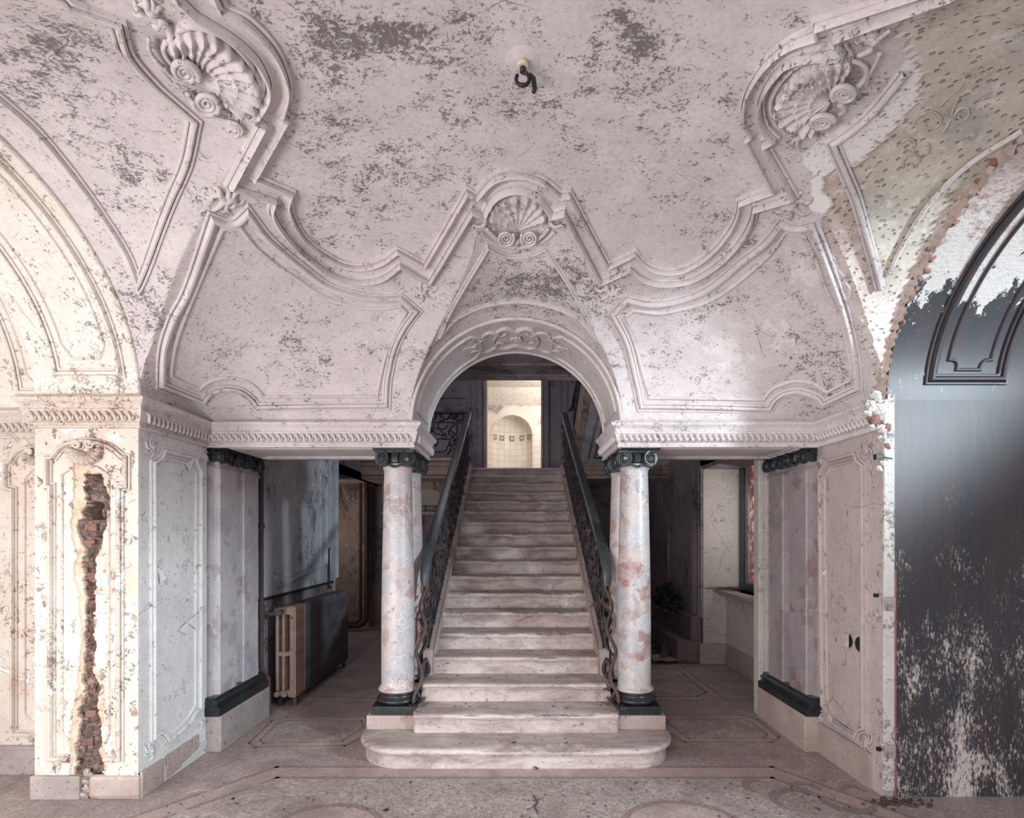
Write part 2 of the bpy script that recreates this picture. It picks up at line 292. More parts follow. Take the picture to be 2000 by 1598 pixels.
# ------------------------------------------------------------------ mesh helpers
class MB:
    def __init__(s): s.v = []; s.f = []
    def add(s, v, f):
        o = len(s.v); s.v += [tuple(map(float, p)) for p in v]; s.f += [tuple(i+o for i in q) for q in f]; return s
    def box(s, x0, x1, y0, y1, z0, z1):
        return s.add([(x, y, z) for z in (z0, z1) for y in (y0, y1) for x in (x0, x1)],
                     [(0, 2, 3, 1), (4, 5, 7, 6), (0, 1, 5, 4), (2, 6, 7, 3), (0, 4, 6, 2), (1, 3, 7, 5)])
    def prism(s, poly, z0, z1):
        n = len(poly)
        a = sum(poly[i][0]*poly[(i+1) % n][1]-poly[(i+1) % n][0]*poly[i][1] for i in range(n))
        if a < 0: poly = poly[::-1]
        return s.add([(x, y, z) for z in (z0, z1) for x, y in poly], [tuple(range(n))[::-1], tuple(range(n, 2*n))]+[(i, (i+1) % n, n+(i+1) % n, n+i) for i in range(n)])
    def lathe(s, prof, c=(0, 0, 0), seg=48, cap=True):
        n = len(prof); v = []
        for i in range(seg):
            a = 2*PI*i/seg
            v += [(c[0]+r*math.cos(a), c[1]+r*math.sin(a), c[2]+z) for r, z in prof]
        f = [(i*n+j, ((i+1) % seg)*n+j, ((i+1) % seg)*n+j+1, i*n+j+1) for i in range(seg) for j in range(n-1)]
        if cap:
            f.append(tuple(i*n for i in range(seg))[::-1]); f.append(tuple(i*n+n-1 for i in range(seg)))
        return s.add(v, f)
    def tube(s, pts, r, seg=8, flat=1.0, cap=True):
        P = [Vector(p) for p in pts]; n = len(P); R = r if hasattr(r, '__len__') else [r]*n
        T = [(P[min(i+1, n-1)]-P[max(i-1, 0)]).normalized() for i in range(n)]
        up = Vector((0, 0, 1)) if abs(T[0].z) < .9 else Vector((1, 0, 0)); N = (up-T[0]*up.dot(T[0])).normalized()
        v = []
        for i in range(n):
            N = (N-T[i]*N.dot(T[i])); N = N.normalized() if N.length > 1e-6 else Vector((1, 0, 0)); B = T[i].cross(N)
            v += [P[i]+(N*math.cos(a)+B*math.sin(a)*flat)*R[i] for a in [2*PI*k/seg for k in range(seg)]]
        f = [(i*seg+k, i*seg+(k+1) % seg, (i+1)*seg+(k+1) % seg, (i+1)*seg+k) for i in range(n-1) for k in range(seg)]
        if cap: f += [tuple(range(seg))[::-1], tuple((n-1)*seg+k for k in range(seg))]
        return s.add(v, f)
    def grid(s, rows, close=False):
        m = len(rows[0]); v = [p for r in rows for p in r]
        f = [(i*m+j, i*m+j+1, (i+1)*m+j+1, (i+1)*m+j) for i in range(len(rows)-1) for j in range(m-1)]
        return s.add(v, f)
    def blob(s, c, r, seed=0, n=6):
        rnd = random.Random(seed); v = []; k = n
        rx, ry, rz = r if hasattr(r, '__len__') else (r, r, r)
        for i in range(1, k):
            for j in range(k+2):
                th = PI*i/k; ph = 2*PI*j/(k+2); q = 1+rnd.uniform(-.28, .28)
                v.append((c[0]+rx*q*math.sin(th)*math.cos(ph), c[1]+ry*q*math.sin(th)*math.sin(ph), c[2]+rz*q*math.cos(th)))
        m = k+2; f = [(i*m+j, (i+1)*m+j, (i+1)*m+(j+1) % m, i*m+(j+1) % m) for i in range(k-2) for j in range(m)]
        v += [(c[0], c[1], c[2]+rz), (c[0], c[1], c[2]-rz)]; t = (k-1)*m
        f += [(t, j, (j+1) % m) for j in range(m)]+[(t+1, (k-2)*m+(j+1) % m, (k-2)*m+j) for j in range(m)]
        return s.add(v, f)
    def mesh(s, name, mat, smooth=False, bevel=0):
        me = bpy.data.meshes.new(name); me.from_pydata(s.v, [], s.f); me.validate(); me.update()
        if mat: me.materials.append(mat)
        if smooth:
            me.shade_smooth()
            if smooth != 'full': me.set_sharp_from_angle(angle=math.radians(smooth if smooth is not True else 40))
        return me
def link(name, me, parent=None):
    o = bpy.data.objects.new(name, me); COL.objects.link(o)
    if parent: o.parent = parent
    return o
def part(name, mb, mat, parent=None, smooth=False, bevel=0, **kw):
    o = link(name, mb.mesh(name, mat, smooth), parent)
    if bevel:
        b = o.modifiers.new('bevel', 'BEVEL'); b.width = bevel; b.segments = 2; b.limit_method = 'ANGLE'; b.angle_limit = math.radians(35)
    for k, v in kw.items(): o[k] = v
    return o
def struct(name, mb, mat, **kw): return part(name, mb, mat, kind='structure', **kw)
def thing(name, label, cat, loc=(0, 0, 0), group=None):
    o = bpy.data.objects.new(name, None); COL.objects.link(o); o.location = loc; o.empty_display_size = .1
    o['label'] = label; o['category'] = cat
    if group: o['group'] = group
    return o
def tag(o, label, cat, group=None):
    o['label'] = label; o['category'] = cat
    if group: o['group'] = group
    return o

# ------------------------------------------------------------------ the vault as an implicit surface
WL, WR, YC, LY, Z0, H = 2.42, 2.37, 2.37, 1.98, 2.56, 1.13
def gM(x, y, z):
    W = np.where(x < 0, WL, WR); u = np.abs(x)/W; v = np.abs(y-YC)/LY; t = np.maximum((z-Z0)/H, 0)
    p = 2.4+.6/(t+.02); m = np.maximum(np.maximum(u, v), 1e-9)
    s = m*((u/m)**p+(v/m)**p)**(1/p)
    return (s**2.3+t**2.3)**(1/2.3)
def eS(x, y, z):
    W = np.where(x < 0, WL, WR); s = np.clip(W-np.abs(x), 0, 9)
    return np.sqrt(((y-YC)/(1.205-.05*s))**2+(np.maximum(z-Z0, 0)/(1.015+.015*s))**2)
def gS(x, y, z): return np.maximum(eS(x, y, z), np.abs(x)/np.where(x < 0, WL, WR))
def eF(x, y, z):
    s = np.clip(LY-np.abs(y-YC), 0, 1.08)
    return np.sqrt((x/(.835-.06*s))**2+(np.maximum(z-Z0, 0)/(.835+.24*s))**2)
def gF(x, y, z): return np.maximum(eF(x, y, z), np.abs(y-YC)/LY)
def gU(x, y, z): return np.minimum(np.minimum(gM(x, y, z), gS(x, y, z)), gF(x, y, z))
def grad(x, y, z, e=1e-3):
    g = np.stack([gU(x+e, y, z)-gU(x-e, y, z), gU(x, y+e, z)-gU(x, y-e, z), gU(x, y, z+e)-gU(x, y, z-e)], -1)
    return -g/np.maximum(np.linalg.norm(g, axis=-1, keepdims=True), 1e-9)
def ray(px, py):
    px = np.asarray(px, float); py = np.asarray(py, float)
    return (px-CX)/F, np.ones_like(px), (HY-py)/F
def vault(px, py):
    """where the line of sight through a traced point meets the vault, and the vault's inward normal there"""
    dx, dy, dz = ray(px, py); lo = np.full_like(dx, .9); hi = np.full_like(dx, 4.6)
    for i in range(60):      # coarse start so that the start lies inside
        bad = gU(lo*dx, lo*dy, CZ+lo*dz) >= 1
        lo = np.where(bad & (i < 30), lo+.05, lo)
    for _ in range(40):
        m = (lo+hi)/2; ins = gU(m*dx, m*dy, CZ+m*dz) < 1
        lo = np.where(ins, m, lo); hi = np.where(ins, hi, m)
    P = np.stack([lo*dx, lo*dy, CZ+lo*dz], -1)
    return P, grad(P[..., 0], P[..., 1], P[..., 2])
def planeX(X):
    def f(px, py):
        dx, dy, dz = ray(px, py); t = X/dx
        return np.stack([t*dx, t*dy, CZ+t*dz], -1), np.broadcast_to(np.array([-1. if X > 0 else 1., 0, 0]), dx.shape+(3,))
    return f
def planeY(Y):
    def f(px, py):
        dx, dy, dz = ray(px, py)
        return np.stack([Y*dx, Y*dy, CZ+Y*dz], -1), np.broadcast_to(np.array([0., -1, 0]), dx.shape+(3,))
    return f
def floorpt(px, py):
    t = CZ*F/(py-HY); return ((px-CX)*t/F, t)
def path(pts, step=7., closed=False, counts=None):
    """pts: (x,y) smooth or (x,y,1) corner -> dense polyline, corner flags"""
    n = len(pts); out = []; fl = []; cnt = []
    spans = n if closed else n-1
    P = [np.array(p[:2], float) for p in pts]; cor = [len(p) > 2 for p in pts]
    for i in range(spans):
        a, b = P[i], P[(i+1) % n]
        pa = P[i-1] if (closed or i > 0) and not cor[i] else a*2-b
        pb = P[(i+2) % n] if (closed or i+2 < n) and not cor[(i+1) % n] else b*2-a
        k = counts[i] if counts else max(2, int(np.linalg.norm(b-a)/step)); cnt.append(k)
        for j in range(k):
            t = j/k
            q = .5*((2*a)+(-pa+b)*t+(2*pa-5*a+4*b-pb)*t*t+(-pa+3*a-3*b+pb)*t**3)
            out.append(q); fl.append(cor[i] and j == 0)
    if not closed: out.append(P[-1]); fl.append(cor[-1])
    return np.array(out), fl, cnt
def sweep3(mb, P, Nn, prof, closed=False):
    n = len(P); rows = []
    idx = range(n)
    for i in idx:
        a = P[i-1] if (closed or i > 0) else P[i]-(P[i+1]-P[i]); b = P[(i+1) % n] if (closed or i < n-1) else P[i]+(P[i]-P[i-1])
        t1 = P[i]-a; t2 = b-P[i]; t1 = t1/max(np.linalg.norm(t1), 1e-9); t2 = t2/max(np.linalg.norm(t2), 1e-9)
        T = t1+t2; T = T/max(np.linalg.norm(T), 1e-9); N = Nn[i]-T*np.dot(Nn[i], T); N = N/max(np.linalg.norm(N), 1e-9)
        c = max(np.dot(T, t1), .45); B = np.cross(T, N)/c
        rows.append([P[i]+B*u+N*h for u, h in prof])
    if closed: rows.append(rows[0])
    mb.grid(rows); return mb
def bead(w, h, n=5, base=-.006):
    return [(-w, base)]+[(w*math.cos(PI-PI*i/n), 1.35*h*math.sin(PI*i/n)) for i in range(n+1)]+[(w, base)]
OGEE = lambda w, h: [(-w, -.006), (-w, h*.5), (-w*.8, h*.62), (-w*.6, h*.62), (-w*.58, h*.15), (-w*.46, h*.15), (-w*.45, h*1.1), (-w*.2, h*1.35), (w*.15, h*1.3), (w*.36, h*.85), (w*.48, h*.10), (w*.62, h*.08), (w*.66, h*.5), (w*.9, h*.55), (w, h*.4), (w, -.006)]
def moulding(name, surf, pts, prof, mat, parent, closed=False, step=7.):
    q, fl, _ = path(pts, step, closed); P, N = surf(q[:, 0], q[:, 1])
    mb = MB(); sweep3(mb, P, N, prof, closed); return part(name, mb, mat, parent, smooth=38)
def band2(name, surf, A, Bp, prof, mat, parent, step=7.):
    qa, fl, cnt = path(A, step); qb, _, _ = path(Bp, step, counts=cnt)
    Pa, Na = surf(qa[:, 0], qa[:, 1]); Pb, Nb = surf(qb[:, 0], qb[:, 1]); rows = []
    for i in range(len(Pa)):
        r = []
        for s, h in prof:
            N = Na[i]*(1-s)+Nb[i]*s; N = N/max(np.linalg.norm(N), 1e-6); r.append(Pa[i]*(1-s)+Pb[i]*s+N*h)
        rows.append(r)
    mb = MB(); mb.grid(rows); return part(name, mb, mat, parent, smooth=38)
def tubepx(mb, surf, pts, r0, r1=None, lift=.0, step=4., seg=6, closed=False):
    q, _, _ = path(pts, step, closed); P, N = surf(q[:, 0], q[:, 1]); n = len(P); r1 = r0 if r1 is None else r1
    R = [r0+(r1-r0)*i/(n-1) for i in range(n)]
    return mb.tube([tuple(P[i]+N[i]*(lift+R[i]*.45)) for i in range(n)], R, seg)
def spiralpts(c, a, b, turns, r0=1., r1=.12, ph=0., cw=1, n=None):
    """ellipse spiral in traced coordinates with half axis vectors a,b"""
    n = n or int(turns*12); a = np.array(a, float); b = np.array(b, float); out = []
    for i in range(n+1):
        t = i/n; r = r0+(r1-r0)*t; th = ph+cw*2*PI*turns*t
        out.append(tuple(np.array(c, float)+a*r*math.cos(th)+b*r*math.sin(th)))
    return out

# ================================================================== SETTING
# ---- floor
mb = MB(); mb.box(-5.2, 5.2, -3.6, 10.6, -.08, 0.0)
floor = struct('floor', mb, M['floor'])
def inlay(name, polys, mat, z=.0015):
    mb = MB()
    for poly in polys:
        q = [floorpt(*p) for p in poly]; mb.prism(q, -.002, z)
    return part(name, mb, mat, floor)
def strip(pts, wd, closed=True):
    """flat ribbon in floor metres along traced points"""
    q = [Vector(floorpt(*p)) for p in pts]; n = len(q); out = []
    for i in range(n if closed else n-1):
        a, b = q[i], q[(i+1) % n]; d = (b-a).normalized(); nn = Vector((-d.y, d.x))*wd/2; a2 = a-d*wd*.5; b2 = b+d*wd*.5
        out.append([tuple(a2+nn), tuple(b2+nn), tuple(b2-nn), tuple(a2-nn)])
    return out
def inlay_m(name, polys, mat, z=.0025):
    mb = MB()
    for q in polys: mb.prism(q, -.002, z)
    return part(name, mb, mat, floor)
# octagonal frames either side of the staircase
RO = [(1297, 1398), (1450, 1398), (1479, 1406), (1521, 1441), (1507, 1451), (1339, 1451), (1290, 1423)]
RI = [(1310, 1405), (1446, 1405), (1471, 1413), (1498, 1435), (1491, 1443), (1345, 1443), (1302, 1412)]
LO = [(716, 1402), (560, 1402), (530, 1410), (487, 1452), (500, 1461), (672, 1458), (722, 1432)]
LI = [(706, 1408), (565, 1408), (540, 1415), (508, 1447), (515, 1453), (668, 1449), (710, 1420)]
for nm, O, I in (('r', RO, RI), ('l', LO, LI)):
    inlay('floor_band', [O], M['band'], .0012); inlay('floor_field', [I], M['field'], .0020)
    inlay_m('floor_line', strip(O, .022)+strip(I, .016), M['line'], .0028)
# rear corridor frames
R2 = [(1255, 1302), (1330, 1302), (1420, 1369), (1275, 1369)]; R2i = [(1250, 1306), (1322, 1306), (1378, 1353), (1360, 1361), (1280, 1361)]
inlay('floor_band', [R2], M['band'], .0012); inlay('floor_field', [R2i], M['field'], .0020)
inlay_m('floor_line', strip(R2, .02)+strip(R2i, .03), M['line'], .0028)
L2 = [(740, 1262), (640, 1345), (600, 1362), (738, 1362)]
inlay_m('floor_line', strip([(742, 1238), (655, 1322), (628, 1318)], .02, False)+strip([(560, 1362), (735, 1366)], .03, False), M['line'], .0028)
# front border band, central pale field
y0, y1 = floorpt(0, 1499)[1], floorpt(0, 1520)[1]
BA = [(-1.74, y0), (1.86, y0), (2.55, 3.05), (2.55, -1), (-2.55, -1), (-2.55, 3.0)]
BB = [(-1.66, y1), (1.78, y1), (2.40, 3.0), (2.40, -1), (-2.40, -1), (-2.40, 2.95)]
inlay_m('floor_band', [BA], M['band'], .0012); inlay_m('floor_field', [BB], M['field'], .0020)
def mstrip(q, wd, closed=True):
    q = [Vector(p) for p in q]; n = len(q); out = []
    for i in range(n if closed else n-1):
        a, b = q[i], q[(i+1) % n]; d = (b-a).normalized(); nn = Vector((-d.y, d.x))*wd/2; a = a-d*wd*.5; b = b+d*wd*.5
        out.append([tuple(a+nn), tuple(b+nn), tuple(b-nn), tuple(a-nn)])
    return out
inlay_m('floor_line', mstrip(BA, .03)+mstrip(BB, .03), M['line'], .0028)
# pink medallions with brown edge at the very front of the frame
def disc(cx, cy, r, n=40): return [(cx+r*math.cos(2*PI*i/n), cy+r*math.sin(2*PI*i/n)) for i in range(n)]
for cx, r in ((-1.10, .36), (.98, .40)):
    inlay_m('floor_medallion', [disc(cx, 3.14, r)], M['line'], .0026); inlay_m('floor_medallion', [disc(cx, 3.14, r-.045)], M['band'], .0032)
inlay_m('floor_medallion', [disc(.04, 3.02, .30)], M['band'], .0026)
def scroll(cx, cy, sx, s=1.0, n=1):
    """leafy S scroll in mauve terrazzo"""
    polys = []
    def crescent(x, y, r, w_, a0, a1):
        for i in range(9):
            u, v = i/9, (i+1)/9; t0 = a0+(a1-a0)*u; t1 = a0+(a1-a0)*v
            w0 = w_*math.sin(PI*min(.97, u+.08)); w1 = w_*math.sin(PI*min(.97, v+.08))
            polys.append([(cx+sx*s*(x+(r+e*ww)*math.cos(t)), cy+s*(y+(r+e*ww)*math.sin(t))) for (t, ww, e) in ((t0, w0, -1), (t1, w1, -1), (t1, w1, 1), (t0, w0, 1))])
    crescent(0, 0, .16, .035, .3, 4.4); crescent(.30, .02, .15, .04, 2.6, 6.6); crescent(.12, .17, .09, .035, -.4, 3.2); crescent(-.16, .20, .10, .03, 1.2, 4.6)
    crescent(.42, .14, .07, .03, 0, 3.6)
    return polys
inlay_m('floor_scroll', scroll(1.80, 3.52, 1, 1.0), M['leafinlay'], .0036); inlay_m('floor_scroll', scroll(-1.66, 3.5, -1, 1.0), M['band'], .0036)
inlay_m('floor_scroll', scroll(.98, 5.78, 1, .8), M['leafinlay'], .0036)

# ---- vault shell
NA, NE = 1200, 230
az = np.linspace(0, 2*PI, NA, endpoint=False); el = (np.linspace(0, 1, NE)**1.0)*(PI/2-.002)
A_, E_ = np.meshgrid(az, el, indexing='ij'); D_ = np.stack([np.cos(E_)*np.cos(A_), np.cos(E_)*np.sin(A_), np.sin(E_)], -1).reshape(-1, 3)
def solve(g):
    lo = np.zeros(len(D_)); hi = np.full(len(D_), 4.)
    for _ in range(26):
        m = (lo+hi)/2; ins = g(D_[:, 0]*m, YC+D_[:, 1]*m, Z0+D_[:, 2]*m) < 1
        lo = np.where(ins, m, lo); hi = np.where(ins, hi, m)
    return lo
rM, rS, rF = solve(gM), solve(gS), solve(gF)
R_ = np.maximum(np.maximum(rM, rS), rF)
V_ = D_*R_[:, None]+np.array([0, YC, Z0])
Wv = np.where(V_[:, 0] < 0, WL, WR)
cap = ((R_ == rS) & (np.abs(V_[:, 0])/Wv > .9995) & (eS(*V_.T) < .999)) | ((R_ == rF) & (np.abs(V_[:, 1]-YC)/LY > .9995) & (eF(*V_.T) < .999))
sid = np.where(R_ == rM, 0, np.where(R_ == rS, 1, 2))
yy = np.maximum(V_[:, 1], .3); PX = CX+F*V_[:, 0]/yy; PY = HY-F*(V_[:, 2]-CZ)/yy; vis = V_[:, 1] > .8
def inpoly(x, y, poly):
    c = np.zeros(len(x), bool); n = len(poly)
    for i in range(n):
        (x1, y1_), (x2, y2_) = poly[i], poly[(i+1) % n]
        if y1_ == y2_: continue
        t = ((y1_ > y) != (y2_ > y)) & (x < (x2-x1)*(y-y1_)/(y2_-y1_)+x1); c ^= t
    return c
# where the painted coat has come away on the right-hand side (outline traced, stored on the shell itself)
jit = np.sin(PX*.085+PY*.06)*5+np.sin(PX*.19-PY*.15)*2.5+np.sin(PY*.24+2*np.sin(PX*.07))*2
PEEL = [(1850, -90), (1835, 0), (1775, 40), (1757, 62), (1768, 90), (1795, 130), (1798, 200), (1770, 235), (1700, 300), (1650, 335), (1622, 345), (1612, 375), (1622, 400), (1605, 425), (1597, 440), (1604, 470), (1640, 520), (1665, 590), (1682, 640), (1700, 700), (1712, 775), (1790, 790), (1790, 700), (1830, 560), (1890, 431), (2040, 250), (2600, 0), (2600, -400)]
GREEN = [(1790, 75), (1812, 200), (1690, 330), (1662, 345), (1690, 440), (1725, 560), (1742, 560), (1800, 480), (1860, 400), (2100, 200), (2600, -100), (1900, -260)]
peel = (inpoly(PX+jit, PY+jit*.6, PEEL) & vis & (V_[:, 0] > 0)).astype(float)
green = (inpoly(PX+jit, PY-jit, GREEN) & vis & (V_[:, 0] > 0)).astype(float)
FRESH = [(1780, 110), (1797, 200), (1700, 300), (1640, 338), (1612, 385), (1622, 405), (1597, 425), (1572, 300), (1600, 272), (1685, 225), (1745, 150)]
fresh = (inpoly(PX+jit, PY-jit, FRESH) & vis & (V_[:, 0] > 0)).astype(float)
for bx, by, rx, ry in ((1565, 535, 26, 22), (1530, 655, 30, 26), (1425, 690, 34, 30), (1545, 670, 14, 10)):
    q_ = ((PX-bx+jit*2.2+6*np.sin(PY*.16))/rx)**2+((PY-by+jit*1.8+5*np.sin(PX*.19))/ry)**2; fresh = np.maximum(fresh, ((q_ < 1) & vis & (V_[:, 0] > 0))*.45)
stain = np.zeros(len(V_))
for bx, by, rx, ry, a in [(110, 90, 150, 60, .5), (40, 190, 80, 80, .4), (650, 90, 60, 90, .5), (760, 70, 110, 50, .6), (860, 120, 80, 60, .5), (940, 40, 70, 50, .35), (1215, 30, 50, 60, .5), (1250, 80, 40, 40, .5), (660, 230, 60, 50, .4), (770, 340, 60, 40, .45), (1010, 180, 110, 60, .3),
                         (1010, 570, 150, 55, .55), (240, 330, 60, 80, .25), (700, 420, 90, 40, .3), (1330, 150, 90, 70, .2), (430, 420, 60, 50, .35), (900, 420, 60, 60, .2), (600, 700, 60, 60, .15), (1560, 700, 70, 60, .2), (330, 20, 60, 60, .4)]:
    stain += a*np.exp(-(((PX-bx)/rx)**2+((PY-by)/ry)**2))*vis
# the rim vertices of the side and front openings are drawn onto the arch line itself
cs = cap & (R_ == rS) & (R_ > rM); cf = cap & ~cs & (R_ == rF)
es = eS(*V_.T); ef = eF(*V_.T)
V_[cs, 1] = YC+(V_[cs, 1]-YC)/np.maximum(es[cs], .3); V_[cs, 2] = Z0+(V_[cs, 2]-Z0)/np.maximum(es[cs], .3)
V_[cf, 0] = V_[cf, 0]/np.maximum(ef[cf], .3); V_[cf, 2] = Z0+(V_[cf, 2]-Z0)/np.maximum(ef[cf], .3)
V_ += -grad(*V_.T)*(peel*.013)[:, None]
ii = np.arange(NA)[:, None]; jj = np.arange(NE-1)[None, :]
fa = np.stack([ii*NE+jj, ((ii+1) % NA)*NE+jj, ((ii+1) % NA)*NE+jj+1, ii*NE+jj+1], -1).reshape(-1, 4)[:, ::-1]
fa = fa[~cap[fa].all(1)]
me = bpy.data.meshes.new('ceiling')
me.vertices.add(len(V_)); me.vertices.foreach_set('co', V_.astype(np.float32).ravel())
me.loops.add(fa.size); me.loops.foreach_set('vertex_index', fa.astype(np.int32).ravel())
me.polygons.add(len(fa)); me.polygons.foreach_set('loop_start', (np.arange(len(fa))*4).astype(np.int32)); me.update(calc_edges=True)
for nm, arr in (('peel', peel), ('green', green), ('stain', stain), ('fresh', fresh)):
    a = me.attributes.new(nm, 'FLOAT', 'POINT'); a.data.foreach_set('value', arr.astype(np.float32))
me.materials.append(M['vault']); me.shade_smooth()
# crisp groins: edges whose ends lie on different vault surfaces
ev = np.zeros(len(me.edges)*2, np.int32); me.edges.foreach_get('vertices', ev); ev = ev.reshape(-1, 2)
me.set_sharp_from_angle(angle=math.radians(9))
ceiling = link('ceiling', me); ceiling['kind'] = 'structure'

# ---- traced plasterwork of the vault
A = [(415, -60), (425, -20, 1), (436, 6, 1), (478, 26), (513, 58), (539, 91), (558, 131), (566, 170), (557, 217, 1), (565, 224, 1), (501, 340, 1), (573, 371, 1), (567, 396), (578, 431), (602, 466), (650, 501), (685, 515), (720, 514), (751, 502), (776, 483, 1), (828, 512, 1), (912, 365, 1), (930, 376, 1), (965, 341), (1010, 332), (1056, 343), (1096, 374, 1), (1114, 371, 1), (1189, 514, 1), (1241, 488, 1), (1262, 511), (1297, 525), (1340, 519), (1388, 487), (1423, 445), (1438, 413), (1442, 389, 1), (1507, 364, 1), (1455, 262, 1), (1463, 254, 1), (1450, 224), (1452, 189), (1468, 151), (1496, 112), (1538, 77), (1590, 54, 1), (1591, 38, 1), (1720, -4), (1800, -30)]
Bq = [(300, -60), (330, -20, 1), (366, 12, 1), (408, 40), (443, 60), (478, 88), (504, 123), (516, 170), (486, 222, 1), (506, 233, 1), (441, 357, 1), (529, 385, 1), (525, 410), (546, 445), (578, 480), (640, 530), (685, 548), (718, 551), (750, 543), (783, 518, 1), (841, 554, 1), (925, 411, 1), (944, 421, 1), (965, 381), (1010, 364), (1054, 381), (1079, 421, 1), (1100, 413, 1), (1171, 553, 1), (1229, 526, 1), (1259, 547), (1297, 554), (1352, 546), (1405, 515), (1447, 473), (1472, 432), (1480, 401, 1), (1559, 378, 1), (1500, 273, 1), (1521, 261, 1), (1500, 238), (1491, 205), (1496, 175), (1517, 140), (1556, 107), (1661, 93, 1), (1641, 60, 1), (1790, 3), (1880, -30)]
band_prof = [(-.12, -.008), (-.12, .014), (-.01, .016), (.0, .002), (.03, .002), (.035, .040), (.10, .048), (.16, .044), (.18, .020), (.22, .018), (.32, .006), (.50, .001), (.66, .006), (.74, .020), (.75, .004), (.78, .004), (.785, .046), (.86, .060), (.95, .050), (.96, .008), (.99, .008), (1.0, .024), (1.10, .020), (1.10, -.008)]
band2('field_moulding', vault, A, Bq, band_prof, M['mould'], ceiling, 6)
PL = [(415, 424, 1), (368, 560), (336, 623), (317, 683), (312, 753, 1), (396, 784, 1), (412, 767), (440, 759), (468, 763), (490, 778), (502, 794, 1), (755, 794, 1), (758, 740), (771, 680), (790, 640), (814, 607, 1), (783, 581, 1), (745, 583), (700, 577), (641, 558), (595, 525), (525, 466), (483, 413, 1), (462, 432), (440, 434)]
QL = [(434, 446, 1), (385, 560), (350, 648), (337, 700), (333, 735, 1), (389, 761, 1), (410, 745), (445, 738), (483, 745), (504, 761), (515, 775, 1), (737, 775, 1), (744, 735), (755, 691), (772, 649), (794, 609, 1), (783, 598, 1), (745, 603), (700, 600), (640, 582), (578, 543), (508, 490), (468, 443, 1)]
PR = [(1528, 434, 1), (1496, 473), (1451, 508), (1395, 555), (1349, 579), (1300, 592), (1262, 593), (1224, 584, 1), (1196, 614, 1), (1224, 670), (1241, 740), (1252, 796, 1), (1503, 798, 1), (1511, 784), (1528, 770), (1556, 763), (1577, 767), (1598, 775), (1608, 788, 1), (1678, 758, 1), (1673, 700), (1655, 623), (1634, 560), (1605, 483), (1587, 438, 1), (1565, 444), (1545, 442)]
QR = [(1535, 452, 1), (1500, 500), (1433, 558), (1390, 585), (1349, 600), (1290, 612), (1238, 606, 1), (1222, 618, 1), (1240, 670), (1254, 722), (1269, 778, 1), (1492, 780, 1), (1505, 763), (1524, 752), (1556, 744), (1585, 748), (1602, 757), (1615, 766, 1), (1662, 742, 1), (1660, 700), (1643, 630), (1613, 560), (1591, 501), (1570, 459, 1)]
for pts, pr in ((PL, OGEE(.034, .024)), (PR, OGEE(.034, .024)), (QL, bead(.013, .012)), (QR, bead(.013, .012))):
    moulding('panel_moulding', vault, pts, pr, M['mould'], ceiling, True, 6)
# lunette over the stair arch
TF = [(953, 484, 1), (980, 497), (1010, 501), (1040, 497), (1066, 486, 1), (1105, 545), (1140, 606), (1166, 660, 1), (1130, 622), (1075, 597), (1010, 588), (945, 597), (890, 622), (858, 655, 1), (880, 606), (916, 544)]
moulding('panel_moulding', vault, TF, OGEE(.022, .016), M['mould'], ceiling, True, 5)
TL_ = [(-60, -70), (115, -2), (228, 40, 1), (236, 70), (250, 105), (298, 160), (340, 198), (380, 233, 1), (364, 315), (336, 383), (315, 438), (290, 510), (272, 556, 1), (245, 490), (196, 413), (140, 336), (70, 252), (0, 189), (-60, 140)]
moulding('panel_moulding', vault, TL_, OGEE(.030, .022), M['mould'], ceiling, False, 7)
TR_ = [(1769, 137), (1740, 173), (1703, 217), (1660, 255), (1626, 278, 1), (1650, 336), (1672, 390), (1690, 455), (1708, 520), (1719, 565)]
moulding('panel_moulding', vault, TR_, OGEE(.028, .02), M['mould'], ceiling, False, 7)
moulding('panel_moulding', vault, [(1734, 540), (1766, 475), (1818, 395), (1895, 320), (1998, 255)], bead(.012, .010), M['vault'], ceiling, False, 7)

def shell(hinge, rim, ribs, h=.05, lift=.012):
    """fluted scallop: rays from the hinge to the rim"""
    q, _, _ = path(rim, 1e9, counts=[max(2, int(ribs*8/(len(rim)-1)))]*(len(rim)-1)); n = len(q); rows = []
    hx = np.array(hinge, float); rad = [.06, .2, .36, .40, .44, .60, .66, .70, .84, .95, 1.0, 1.02]
    hh = [.25, .35, .42, .62, .45, .60, .78, .60, .85, 1.0, .85, .0]
    for i in range(n):
        ph = i/(n-1)*ribs*2*PI; wv = .5-.5*math.cos(ph); sc = 1+.05*wv
        pts = np.array([hx+(q[i]-hx)*r*sc for r in rad]); P, N = vault(pts[:, 0], pts[:, 1])
        rows.append([P[k]+N[k]*(lift+h*hh[k]*(.55+.45*wv) if k < len(rad)-1 else 0) for k in range(len(rad))])
    mb = MB(); mb.grid(rows); return mb
def medallion(name, hinge, rim, vols, ribs, ring=None, extra=(), ring_r=.018, h=.05):
    sh = part(name, shell(hinge, rim, ribs, h), M['mould'], ceiling, smooth=50)
    for (c, a, b, ph, cw) in vols:
        mb = MB(); tubepx(mb, vault, spiralpts(c, a, b, 2.7, 1., .08, ph, cw, 60), ring_r, ring_r*.55, .05, 2., 8)
        part('volute', mb, M['mould'], sh, smooth='full')
    for pts, r0, r1 in extra:
        mb = MB(); tubepx(mb, vault, pts, r0, r1, .02, 3., 8); part('scroll_arm', mb, M['mould'], sh, smooth='full')
    return sh
